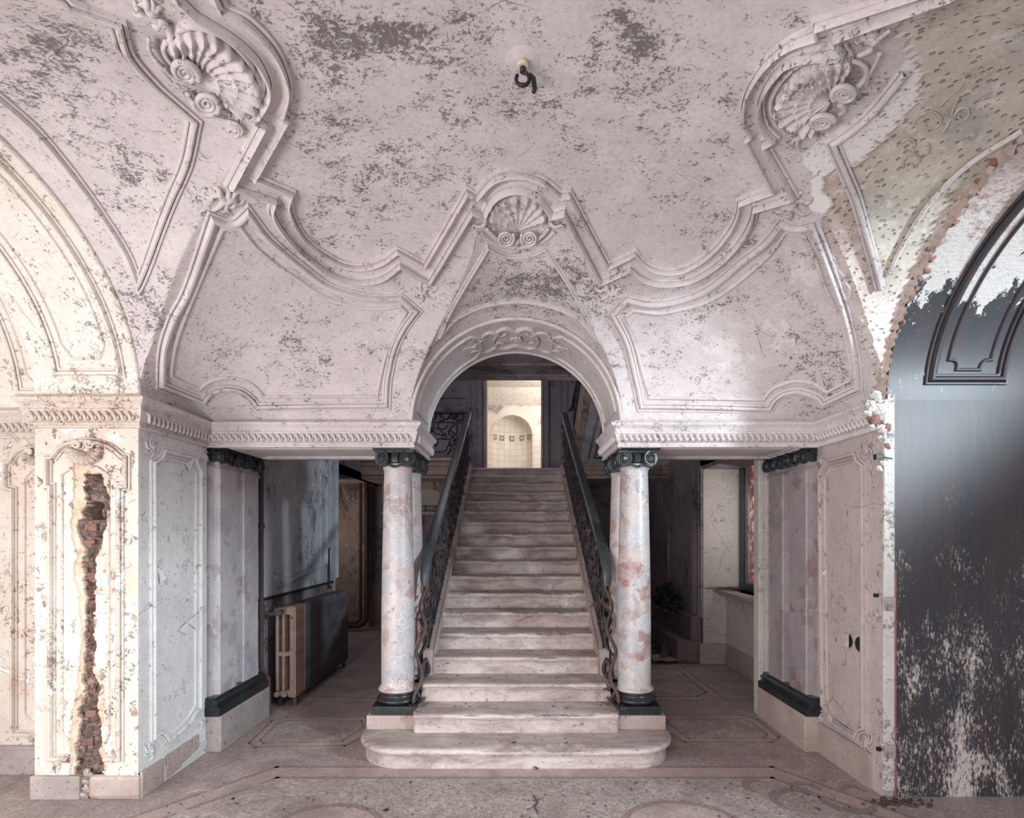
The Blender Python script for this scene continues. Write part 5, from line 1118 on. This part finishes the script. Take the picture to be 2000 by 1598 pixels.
# ================================================================== STAIRCASE
stair = thing('staircase', 'straight flight of worn chipped stone steps rising between the columns', 'staircase', (0, 3.98, 0))
RH, RG = .155, .30
rs = random.Random(11)
def nosing_rows(hw, y, z, deep, chips, nx=90, round_r=0.):
    """tread: bullnosed front edge with pieces broken off"""
    rows = []
    for i in range(nx+1):
        x = -hw+2*hw*i/nx; bite = 0.
        for (cx, w_, d_) in chips:
            u = (x-cx)/w_
            if abs(u) < 1: bite = max(bite, d_*(1-u*u)**.6*(.75+.5*math.sin(x*91+cx*7)*math.sin(x*43)))
        wear = .004*math.exp(-(x/.35)**2)
        prof = [(deep, 0), (.05+bite*1.3, -wear), (.018+bite, -.003-bite*.25), (.004+bite*.8, -.010-bite*.35), (.0+bite*.5, -.022), (.005+bite*.2, -.034), (.018, -.040), (.020, -.048), (.030, -.052), (.036, -.062), (.036, -RH)]
        rows.append([(x, y+a, z+b) for a, b in prof])
    return rows
CH = {0: [(-.15, .12, 0.036), (.0, .1, 0.045), (.14, .06, 0.036), (.30, .10, 0.054), (.47, .12, 0.050), (.62, .06, 0.036)], 1: [(-.35, .12, 0.032), (.0, .12, 0.022), (.33, .2, 0.063), (.55, .1, 0.036)], 3: [(.28, .09, 0.054)], 4: [(-.35, .15, 0.036), (-.1, .12, 0.027), (.25, .16, 0.045), (.45, .1, 0.036)], 5: [(-.62, .1, 0.036), (.1, .14, 0.036), (.5, .15, 0.027)],
      6: [(-.6, .12, 0.036), (.45, .2, 0.032)], 7: [(-.3, .2, 0.022)], 8: [(-.25, .1, 0.027), (.3, .15, 0.022)], 9: [(.08, .16, 0.072)], 10: [(.05, .14, 0.036)], 14: [(-.2, .1, 0.036), (.2, .3, 0.045)], 15: [(.3, .2, 0.036), (-.5, .15, 0.036)], 12: [(-.45, .15, 0.054), (.1, .2, 0.036), (.5, .1, 0.054)], 11: [(.3, .12, 0.036)], 13: [(.2, .15, 0.054), (.55, .12, 0.045)]}
for k in range(1, 18):
    hw = .785 if k < 3 else .725
    mb = MB(); mb.grid(nosing_rows(hw, RG*k, RH*(k+1), RG+.05, CH.get(k, []))); 
    part('step', mb, M['stair'], stair, smooth=50)
# the broad bottom step with rounded ends
mb = MB(); n = 200; rows = []
out = []
for i in range(n+1):
    t = i/n; x = -1+2*t
    out.append(x)
# outline: superellipse corners
cor = []
for a in np.linspace(PI, PI/2, 26): cor.append((-.86+.345*math.cos(a), .40-.40*math.sin(a)))
mid = [(x, 0.) for x in np.linspace(-.86, .86, 110)][1:-1]
cor2 = [(-x, y) for x, y in cor[::-1]]
line = [(-1.205, .75)]+cor+mid+cor2+[(1.205, .75)]
N2 = []
for i in range(len(line)):
    a = Vector(line[max(0, i-1)]); b = Vector(line[min(len(line)-1, i+1)]); d = (b-a).normalized(); N2.append(Vector((-d.y, d.x)))
rows = []
for (x, y), nn in zip(line, N2):
    bite = 0.
    for (cx, w_, d_) in CH[0]:
        u = (x-cx)/w_
        if abs(u) < 1 and y < .02: bite = max(bite, d_*(1-u*u)**.6*(.75+.5*math.sin(x*91+cx*7)*math.sin(x*43)))
    prof = [(.05+bite*1.3, 0), (.018+bite, -.003-bite*.25), (.005+bite*.8, -.012-bite*.3), (.0+bite*.5, -.026), (.006+bite*.2, -.042), (.020, -.050), (.024, -.062), (.036, -.066), (.040, -.085), (.040, -RH)]
    rows.append([(x*1.0+nn.x*a, y+nn.y*a, RH+b) for a, b in prof])
mb.grid(rows); m = len(rows[0]); top = [i*m for i in range(len(rows))]
mb.f.append(tuple(top)[::-1])
part('step', mb, M['stair'], stair, smooth=50)
# sloping side kerbs and solid flanks
for s in (-1, 1):
    def kz(y): return RH+(y)*RH/RG+.045
    y_a, y_b = .90-.02, 5.12
    mb = MB(); q = [(y_a, kz(y_a)-.10), (y_a+.04, kz(y_a+.04)), (y_b, kz(y_b)), (y_b, 0), (y_a, 0)]
    mb.add([(s*.722, a, b) for a, b in q]+[(s*.815, a, b) for a, b in q], [tuple(range(5)), tuple(range(5, 10))[::-1]]+[(i, (i+1) % 5, 5+(i+1) % 5, 5+i) for i in range(5)])
    part('side_kerb', mb, M['rosestone'], stair, bevel=.008)
    mb = MB(); mb.tube([(s*.718, y_a+.06, kz(y_a)-.01), (s*.718, y_b, kz(y_b)-.035)], .008, 6); part('kerb_bead', mb, M['rosestone'], stair)
    mb = MB(); mb.box(min(s*.70, s*.80), max(s*.70, s*.80), .36, 1.0, 0, .31); part('flank', mb, M['stair'], stair)

# ================================================================== IRON RAILINGS
def cscroll(c, r, a0, turns, cw=1, n=18):
    pts = []
    for i in range(n+1):
        t = i/n; q = r*(1-.78*t); a = a0+cw*2*PI*turns*t; pts.append((c[0]+q*math.cos(a), c[1]+q*math.sin(a)))
    return pts
def yz(pts): return [(0, a, b) for a, b in pts]
bal = MB(); SL_ = RH/RG
bal.tube([(0, 0, -.02), (0, 0, .76)], .010, 6)
balm = bal.mesh('baluster', M['iron'], 'full')
s1 = MB(); s1.tube(yz(cscroll((.07, .60), .075, PI, 1.3, -1)), .0085, 6); s1m = s1.mesh('iron_scroll', M['iron'], 'full')
s2 = MB(); s2.tube(yz(cscroll((.215, .42), .085, 0, 1.35, 1)+[]), .0085, 6); s2m = s2.mesh('iron_scroll', M['iron'], 'full')
s3 = MB(); s3.tube(yz([(.03, .10), (.10, .18), (.20, .26), (.26, .40), (.20, .52), (.08, .50), (.03, .40)]), .009, 6); s3m = s3.mesh('iron_scroll', M['rusty'], 'full')
s4 = MB(); s4.tube(yz(cscroll((.13, .20), .075, PI/2, 1.2, -1)), .008, 6); s4m = s4.mesh('iron_scroll', M['iron'], 'full')
lf = MB()
for a in range(5):
    t = -.6+a*.3; lf.tube([(0, 0, 0), (.012*math.sin(a*2.1), .04*math.cos(1.2+t), .05*math.sin(1.2+t)+.0), (.03*math.sin(a*2.1), .075*math.cos(1.2+t*1.3), .085*math.sin(1.2+t*1.3))], [.005, .010, .002], 5)
lfm = lf.mesh('iron_leaf', M['rusty'], 'full')
for s, lb in ((-1, 'wrought iron scroll railing on the left side of the stairs under a green-grey handrail'), (1, 'wrought iron scroll railing on the right side of the stairs under a green-grey handrail')):
    r_ = thing('stair_railing', lb, 'railing', (s*.775, 4.88, .62), 'railings of the stairs')
    hz = lambda y: (y-.0)*SL_+.83+.07
    # handrail: slopes down the flight and turns over at its foot
    pts = [(0, 4.14, hz(4.14)), (0, 2.5, hz(2.5)), (0, 1.2, hz(1.2)), (0, .30, hz(.30)), (s*.002, .08, hz(.08)+.005), (s*.004, -.04, hz(-.04)-.02), (s*.006, -.10, hz(-.1)-.08), (s*.006, -.115, hz(-.1)-.15), (s*.006, -.11, hz(-.1)-.215)]
    mb = MB(); rows = []
    for i, p in enumerate(pts):
        a = Vector(pts[max(0, i-1)]); b = Vector(pts[min(len(pts)-1, i+1)]); d = (a-b).normalized(); nn = Vector((0, -d.z, d.y))
        w_ = .046 if i < 5 else (.044, .042, .038, .030)[i-5]; h_ = .020 if i < 5 else .024
        sec = [(-w_, -h_), (-w_*1.0, h_*.2), (-w_*.8, h_*.8), (0, h_*1.15), (w_*.8, h_*.8), (w_*1.0, h_*.2), (w_, -h_), (-w_, -h_)]
        rows.append([tuple(Vector(p)+Vector((u, 0, 0))+nn*v) for u, v in sec])
    mb.grid(rows); mb.f.append(tuple(range(7))); m = len(rows[0]); mb.f.append(tuple(range((len(rows)-1)*m, (len(rows)-1)*m+7))[::-1])
    part('handrail', mb, M['rail'], r_, smooth=40, label='green-grey moulded handrail')
    mb = MB(); mb.tube([(-s*.040, 4.14, hz(4.14)+.019), (-s*.040, .2, hz(.2)+.019)], .0045, 5); part('brass_edge', mb, M['brass'], r_)
    mb = MB(); mb.tube([(0, 4.14, hz(4.14)-.05), (0, .05, hz(.05)-.05)], .010, 6); mb.tube([(0, 4.14, 4.14*SL_+.07), (0, .05, .05*SL_+.07)], .010, 6); bars = part('rail_bars', mb, M['iron'], r_)
    for k in range(14):
        y = .05+k*RG; z = y*SL_+.06
        o = link('baluster', balm, r_); o.location = (0, y, z)
        for me_, dy, dz in ((s1m, 0, 0), (s2m, 0, .06), (s3m, 0, .05), (s4m, .0, .04)):
            q = link('iron_scroll', me_, r_); q.location = (0, y, z+dz)
        for j in range(2):
            mb = MB(); q_ = cscroll((0, .20+.34*j), .045, j*2., 1.2, (-1)**k); mb.tube([(a, .12+.10*j+.02*math.sin(b*30), b+.02) for a, b in q_], .0085, 6); o = part('iron_scroll', mb, M['rusty' if j else 'iron'], r_, smooth='full'); o.location = (0, y, z)
        for j, (dy, dz, rx) in enumerate(((.10, .30, .3), (.20, .62, 2.2), (.05, .12, 1.2))):
            q = link('iron_leaf', lfm, r_); q.location = (0, y+dy, z+dz+dy*.5); q.rotation_euler = (rx, 0, (k+j)*1.3)
    # big S scroll that starts the railing on the second step
    for pts_, r0, mat_ in (([(-.11, .75), (-.10, .62), (-.13, .45), (-.22, .28), (-.30, .10), (-.36, -.06), (-.40, -.20), (-.44, -.27)], .014, 'rusty'), ([(.02, .62), (-.02, .42), (-.08, .22), (-.16, .08), (-.24, .05), (-.28, -.04), (-.24, -.12), (-.18, -.10)], .011, 'iron'), ([(-.10, .10), (-.14, .22), (-.10, .34), (-.02, .34), (.0, .24), (-.05, .2)], .010, 'iron'),
                           ([(-.30, -.05), (-.24, .02), (-.17, -.02), (-.16, -.14), (-.20, -.26), (-.30, -.28), (-.34, -.2), (-.29, -.15)], .012, 'rusty'), ([(-.05, .0), (-.05, -.12), (-.10, -.13)], .016, 'iron')):
        mb = MB(); q, _, _ = path([(a*100, b*100) for a, b in pts_], 2.); mb.tube([(s*(.015-.03*math.sin(i_*.35)), a/100, b/100) for i_, (a, b) in enumerate(q)], r0*1.05, 7); part('iron_scroll', mb, M[mat_], r_, smooth='full')
    for j, (dy, dz, rx) in enumerate(((-.12, .42, .2), (-.16, .30, .1), (-.20, .2, .4), (-.36, -.1, 2.), (-.3, -.22, 1.), (-.1, .52, .3))):
        q = link('iron_leaf', lfm, r_); q.location = (0, dy, dz); q.rotation_euler = (rx, 0, j)
# gallery balustrade with the iron letters
g = thing('gallery_railing', 'dark wrought iron gallery railing with scrolls and iron letters left of the upper door', 'railing', (-.80, 9.0, 2.90))
D = 9.0
def gp(px_, py_): return ((px_-CX)/F*D+.80, 0, CZ+(HY-py_)/F*D-2.90)
mb = MB(); mb.box(-1.7, .03, -.03, .03, .745, .785); part('top_rail', mb, M['iron'], g, bevel=.004)
mb = MB(); mb.box(-1.7, .0, -.02, .02, .0, .035); part('bottom_rail', mb, M['iron'], g)
for x in (905, 893): mb = MB(); mb.tube([gp(x, 805), gp(x, 893)], .012, 6); part('upright', mb, M['iron'], g)
for pts in ([(848, 828), (846, 836), (849, 846), (858, 848), (866, 852), (864, 844), (857, 838), (850, 836)], [(857, 827), (855, 833), (862, 838), (870, 836), (874, 831)], [(884, 827), (888, 829), (884, 834), (880, 838), (885, 845), (890, 848), (880, 857), (870, 858), (862, 855)],
            [(880, 838), (876, 846), (882, 852), (890, 858), (884, 864)], [(842, 861), (852, 860), (862, 857), (870, 858), (871, 850), (867, 847)], [(849, 862), (851, 872), (856, 862)], [(841, 880), (855, 883), (870, 881), (874, 872), (880, 868), (892, 866)], [(878, 862), (880, 874), (876, 888)], [(884, 858), (890, 864), (884, 872), (877, 868), (880, 860)], [(828, 834), (838, 832), (843, 840), (836, 848), (828, 846)], [(826, 850), (838, 848), (846, 840)], [(825, 825), (905, 825)], [(872, 888), (884, 878), (892, 874)], [(822, 868), (832, 860), (842, 861)]):
    q, _, _ = path(pts, 1.5); mb = MB(); mb.tube([gp(a, b) for a, b in q], .0125, 6); part('iron_scroll', mb, M['iron'], g, smooth='full')
LET = {'D': [[(828, 808), (828, 820)], [(828, 808), (833, 809), (834, 814), (833, 819), (828, 820)]], 'U': [[(840, 808), (840, 815), (844, 819), (850, 818), (852, 812), (852, 807)]], 'S': [[(864, 809), (860, 809), (860, 813), (865, 815), (868, 819), (864, 822), (858, 821)]], 'A': [[(872, 820), (877, 815), (882, 809), (886, 816), (887, 821)], [(875, 816), (885, 816)]], 'C': [[(902, 810), (896, 807), (890, 811), (891, 818), (897, 821), (903, 818)]]}
for ch, strokes in LET.items():
    mb = MB()
    for stt in strokes:
        q, _, _ = path([(a, b) for a, b in stt], 1.2); mb.tube([gp(a, b) for a, b in q], .017, 6)
    part('iron_letter', mb, M['iron'], g, smooth='full', label='iron letter '+ch)
# railing of the upper flight on the right
u = thing('upper_railing', 'dark iron railing climbing the upper flight right of the bright doorway', 'railing', (.88, 9.0, 2.95))
uz = lambda y: (9.1-y)*.47+.08
mb = MB(); mb.tube([(0, .1, .78), (.03, -.02, .80), (.05, -.4, 1.02)], .030, 8); mb.tube([(.05, -.3, .96), (.05, -3.4, 2.42)], .030, 8); part('handrail', mb, M['iron'], u)
for k in range(14):
    y = -.3-k*.2; z = uz(9+y)
    mb = MB(); mb.tube([(.05, y, z), (.05, y, z+.82)], .012, 6); part('baluster', mb, M['iron'], u)
    mb = MB(); mb.tube([(.05, y+.1+.07*math.cos(t), z+.45+.12*math.sin(t)) for t in np.linspace(0, 2*PI, 12)], .010, 6); part('iron_scroll', mb, M['iron'], u, smooth='full')
mb = MB(); mb.tube([(.05, -.1, .1), (.05, -.08, .75)], .014, 6); part('upright', mb, M['iron'], u)

# ================================================================== RADIATOR AND PIPES
rad = thing('radiator', 'long cast iron radiator against the left wall, rusty in front and dark behind', 'radiator', (-2.265, 5.45, 0))
def section(m):
    mb = MB()
    for x in (-.082, -.020): 
        mb.tube([(x, .022, .16), (x, .022, .92)], .017, 8, 1.0)
    pol = [(.045, .013), (.080, .013), (.085, .006), (.096, .002), (.106, .007), (.109, .017), (.106, .027), (.096, .032), (.085, .028), (.080, .021), (.045, .021)]; n = len(pol)
    mb.add([(x-(0 if .1 < z < .97 else .008), y, z) for z in (.095, .11, .96, .985) for x, y in pol], [tuple(range(n))[::-1], tuple(range(3*n, 4*n))]+[(j*n+i, j*n+(i+1) % n, (j+1)*n+(i+1) % n, (j+1)*n+i) for j in range(3) for i in range(n)])
    for z0, z1 in ((.10, .165), (.905, .985)):
        mb.add([(-.105, .008, z0+.015), (-.105, .036, z0+.015), (-.105, .036, z1-.02), (-.105, .008, z1-.02), (.06, .008, z0), (.06, .036, z0), (.06, .036, z1), (.06, .008, z1)], [(0, 3, 2, 1), (4, 5, 6, 7), (0, 1, 5, 4), (1, 2, 6, 5), (2, 3, 7, 6), (3, 0, 4, 7)])
    mb.box(-.09, .06, .012, .034, .50, .54)
    for x in (-.075, -.0): mb.lathe([(0, -.006), (.022, -.006), (.024, 0), (.018, .01), (0, .012)], (0, 0, 0), 12) if 0 else None
    return mb.mesh('radiator_section', m, 35)
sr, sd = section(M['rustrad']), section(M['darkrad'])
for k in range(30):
    o = link('radiator_section', sr if k < 5 else sd, rad); o.location = (0, k*.0575, 0)  # first five sections take the rust tone, the rest the dark one
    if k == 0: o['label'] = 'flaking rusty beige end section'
for x, z in ((-.075, .13), (-.0, .13), (-.07, .945)):
    mb = MB(); mb.tube([(x, .0, z), (x, -.022, z)], .026, 14); mb.tube([(x, -.02, z), (x, -.03, z)], .014, 8); part('plug', mb, M['rustrad'], rad)
mb = MB(); mb.tube([(-.02, -.03, .945), (-.02, -.10, .945)], .024, 12); mb.tube([(-.02, -.06, .945), (-.13, -.06, .93)], .018, 10); part('valve', mb, M['darkrad'], rad, smooth=40)
mb = MB(); mb.tube([(-.02, -.10, .945), (-.02, -.12, .945)], .036, 16); part('valve_wheel', mb, M['darkrad'], rad, smooth=40)
for k, y in enumerate((.06, 1.62)):
    mb = MB(); mb.box(-.09, -.05, y, y+.03, 0, .12); mb2 = MB(); mb2.box(.05, .09, y, y+.03, 0, .12); part('foot', mb, M['darkrad'], rad); part('foot', mb2, M['darkrad'], rad)
pp = thing('rusty_pipe', 'rusty vertical heating pipe between the left pilasters and the radiator', 'pipe', (-2.40, 5.24, 0))
mb = MB(); mb.tube([(0, 0, 2.60), (0, 0, 1.00), (0, .0, .44)], .022, 10); mb.tube([(0, 0, .44), (.03, -.0, .38), (.07, 0, .33)], .022, 10); mb.tube([(.07, 0, .34), (.075, .0, .0)], .018, 10); part('riser', mb, M['rusty'], pp, smooth=40)
mb = MB(); mb.tube([(0, 0, .96), (.06, .06, .935), (.10, .14, .935)], .020, 8); mb.tube([(0, 0, 1.03), (0, 0, .90)], .032, 10); part('branch', mb, M['rusty'], pp, smooth=40)
mb = MB(); mb.tube([(0, 0, 1.75), (0, 0, 1.80)], .030, 10); part('joint', mb, M['rusty'], pp)
p2 = thing('corner_pipe', 'dark vertical pipe with a bent foot behind the left column', 'pipe', (-2.62, 9.75, 0))
mb = MB(); mb.tube([(0, 0, 2.6), (0, 0, .22), (-.04, 0, .15), (-.12, 0, .10), (-.60, 0, .08)], .045, 10); part('riser', mb, M['rusty'], p2, smooth=40)
mb = MB(); mb.tube([(-.12, .05, 2.6), (-.12, .05, .20), (-.2, .05, .14), (-.6, .05, .14)], .03, 10); part('return_pipe', mb, M['rusty'], p2, smooth=40)
mb = MB(); mb.box(-3.5, -2.66, 7.72, 7.95, .98, 1.01); o = part('window_ledge', mb, M['greystone'], None, bevel=.004); tag(o, 'narrow pale stone ledge at the far end of the radiator', 'ledge')
mb = MB(); mb.tube([(0, 0, 0), (0, 0, .5), (.02, 0, .52)], .012, 6); mb.box(-.03, .03, -.02, .02, -.01, .015); o = part('wall_bracket', mb, M['iron'], None); o.location = (-2.455, 7.3, 1.0); tag(o, 'thin iron bracket standing above the far end of the radiator', 'bracket')
for i, (a, b) in enumerate([((530, 1152), (545, 1150)), ((575, 1135), (585, 1128))]): pass

# ================================================================== DEBRIS
rd = random.Random(21)
def stepz(y):
    k = int(math.floor((y-3.98)/RG)); return 0 if k < 0 else RH*(min(k, 17)+1)
mb = MB()
for i in range(520):
    if i < 300: y = 4.0+rd.random()*5.0; x = rd.gauss(0, .45); x = max(-.68, min(.68, x)); z = stepz(y); y = 3.98+RG*math.floor((y-3.98)/RG)+RG*(.25+.7*rd.random()**.6)
    else: x = rd.uniform(-2.2, 2.2); y = rd.uniform(2.9, 3.85); z = .004
    r = rd.uniform(.003, .008)*(1.5 if rd.random() < .1 else 1); mb.blob((x, y, z+r*.4), (r, r, r*.5), i, 4)
o = part('grit', mb, M['twig'], None, kind='stuff'); tag(o, 'scattered crumbs and dust on the steps and floor', 'debris')
def leafbit(px_, py_, s, lb, rot, surf=None):
    x, y = floorpt(px_, py_) if surf is None else surf[:2]; z = .004 if surf is None else surf[2]
    mb = MB(); n = 8; rows = []
    for i in range(n+1):
        t = i/n; w_ = s*.28*math.sin(PI*min(.98, t+.02)); c = s*.12*math.sin(t*7+rot)
        rows.append([(s*(t-.5), -w_, c+w_*.5), (s*(t-.5), 0, c), (s*(t-.5), w_, c+w_*.6)])
    mb.grid(rows); mb.tube([(s*.5, 0, rows[-1][1][2]), (s*.8, s*.1, .002+s*.1)], s*.03, 5)
    o = part('dry_leaf', mb, M['leaf'], None, smooth='full'); o.location = (x, y, z+s*.12); o.rotation_euler = (0, 0, rot); tag(o, lb, 'leaf')
leafbit(1011, 1500, .045, 'small curled dark leaf on the floor band just below the bottom step, left of two', .4)
leafbit(1046, 1503, .05, 'small curled dark leaf on the floor band just below the bottom step, right of two', 2.6)
leafbit(754, 1586, .05, 'dark curled leaf alone on the floor left of centre near the bottom edge', 1.)
leafbit(802, 1531, .03, 'tiny dark leaf scrap on the pale floor left of the bottom step centre', 2.)
leafbit(1000, 1460, .04, 'dead leaf caught on the chipped edge of the bottom step', .8, (-.02, 4.10, .155))
leafbit(1105, 1373, .03, 'dark flake lying on the second step right of centre', .3, (.40, 4.42, .31))
tw = MB()
for i in range(26):
    a = rd.uniform(0, 6.28); l = rd.uniform(.03, .10); x, y = rd.gauss(0, .03), rd.gauss(0, .12); z = abs(rd.gauss(0, .012))
    tw.tube([(x, y, z), (x+l*.5*math.cos(a), y+l*.5*math.sin(a), z+rd.uniform(.0, .03)), (x+l*math.cos(a), y+l*math.sin(a), z+rd.uniform(-.005, .02))], [.003, .0025, .001], 5)
for s, lb in ((-1, 'tangle of dead twigs at the foot of the left stair railing'), (1, 'tangle of dead twigs at the foot of the right stair railing')):
    o = part('twig_tangle', tw, M['twig'], None, kind='stuff'); o.location = (s*.80, 4.42, .315); o.scale = (s, 1, 1); tag(o, lb, 'twigs')
tw = MB()
for x in (0, .25, .5, .72):
    pass
o = MB()
for i in range(40):
    a = rd.uniform(-.6, .6)+(PI if rd.random() < .5 else 0); l = rd.uniform(.06, .26); x, y = rd.gauss(0, .06), rd.gauss(0, .10); z = abs(rd.gauss(0, .012))
    o.tube([(x, y, z), (x+l*.5*math.cos(a), y+l*.5*math.sin(a), z+.012), (x+l*math.cos(a), y+l*math.sin(a), z)], [.003, .0025, .001], 5)
sl = part('sill_twigs', o, M['twig'], None, kind='stuff'); sl.location = (2.68, 7.1, .990); tag(sl, 'dry twigs lying on the window sill of the right corridor', 'twigs')
# stair crack debris: twig on the floor before the steps
mb = MB(); rt = [(1042, 1555), (1050, 1568), (1045, 1580), (1052, 1592)]
mb.tube([(*floorpt(a, b), .006) for a, b in rt], [.004, .003, .004, .002], 5); mb.tube([(*floorpt(1047, 1575), .006), (*floorpt(1030, 1584), .008)], .002, 5); mb.tube([(*floorpt(1046, 1566), .006), (*floorpt(1062, 1560), .008)], .002, 5)
o = part('twig', mb, M['twig'], None); tag(o, 'thin forked dry twig on the floor at the bottom centre of the picture', 'twig')
# dead plant heaped on the bench in the right corridor
pl = thing('dead_plant', 'heap of dark dead foliage on the stone bench in the right corridor', 'plant', (2.30, 8.3, .60))
lm = MB(); rows = []
for i in range(6):
    t = i/5; w_ = .028*math.sin(PI*min(.97, t+.03)); rows.append([(.13*t, -w_, .02*math.sin(t*3)+w_*.4), (.13*t, 0, .02*math.sin(t*3)), (.13*t, w_, .02*math.sin(t*3)+w_*.4)])
lm.grid(rows); lmm = lm.mesh('plant_leaf', M['leaf'], 'full')
for i in range(170):
    h = rd.random()**1.3*.34; q = link('plant_leaf', lmm, pl); w_ = .20*(1-h/.45)
    q.location = (min(.04, rd.gauss(0, w_*.4)-.08), rd.gauss(0, w_*2.0), h-.06*rd.random()); q.rotation_euler = (rd.uniform(-1, 1), rd.uniform(-1.3, .3), rd.uniform(0, 6.28)); q.scale = (rd.uniform(.7, 1.3),)*3
mb = MB()
for i in range(9):
    a = rd.uniform(0, 6.28); mb.tube([(0, 0, -.02), (.08*math.cos(a), .16*math.sin(a), .14), (.13*math.cos(a), .34*math.sin(a), .20+rd.random()*.12)], [.008, .006, .003], 5)
part('stems', mb, M['twig'], pl, kind='stuff')
# boards and papers on the floor of the right corridor
for i, (x, y, a, l, w_, lb) in enumerate([(1.95, 8.0, .4, .9, .18, 'grimy board lying on the corridor floor nearest the stone bench'), (2.1, 7.75, 1.2, .8, .10, 'narrow dark board leaning against the stone bench'), (1.7, 8.4, -.2, .8, .3, 'dusty flat sheet lying farthest back on the corridor floor behind the right column'), (2.05, 7.45, .1, .55, .4, 'crumpled pale paper sheet on the corridor floor by the window wall')]):
    mb = MB(); n = 6; rows = []; th = .02 if i < 2 else .004
    for k in range(n+1): rows.append([(l*(k/n-.5), w_*(j/4-.5), (.012*math.sin(k*2.1+j) if i >= 2 else 0)+th+.012*i) for j in range(5)])
    mb.grid(rows); mb.grid([[(p[0], p[1], p[2]-th) for p in r] for r in rows][::-1])
    o = part('board' if i < 2 else 'paper_sheet', mb, M['twig'] if i < 2 else M['paper'], None); o.location = (x, y, .004+i*.002)
    o.rotation_euler = (0, (.0, -.3, 0, 0)[i], a); o.location.z += (.0, .12, 0, 0)[i]; tag(o, lb, 'board' if i < 2 else 'paper')
rub = MB()
for i in range(60): rub.blob((rd.gauss(0, .22), rd.gauss(0, .3), .02), (rd.uniform(.01, .05), rd.uniform(.01, .04), rd.uniform(.008, .03)), i+200, 5)
o = part('floor_rubble', rub, M['leaf'], None, kind='stuff'); o.location = (1.85, 8.1, .02); tag(o, 'dark rubble and scraps heaped on the floor behind the right column', 'rubble')
# small heap of dirt at the foot of the dark jamb
rub = MB()
for i in range(60): rub.blob((rd.gauss(0, .12), rd.gauss(0, .035), .004), (rd.uniform(.005, .02), rd.uniform(.005, .016), rd.uniform(.004, .012)), i+300, 5)
o = part('dirt_heap', rub, M['twig'], None, kind='stuff'); o.location = (2.40, 3.50, .003); tag(o, 'little heap of plaster dirt at the foot of the right jamb', 'dirt')
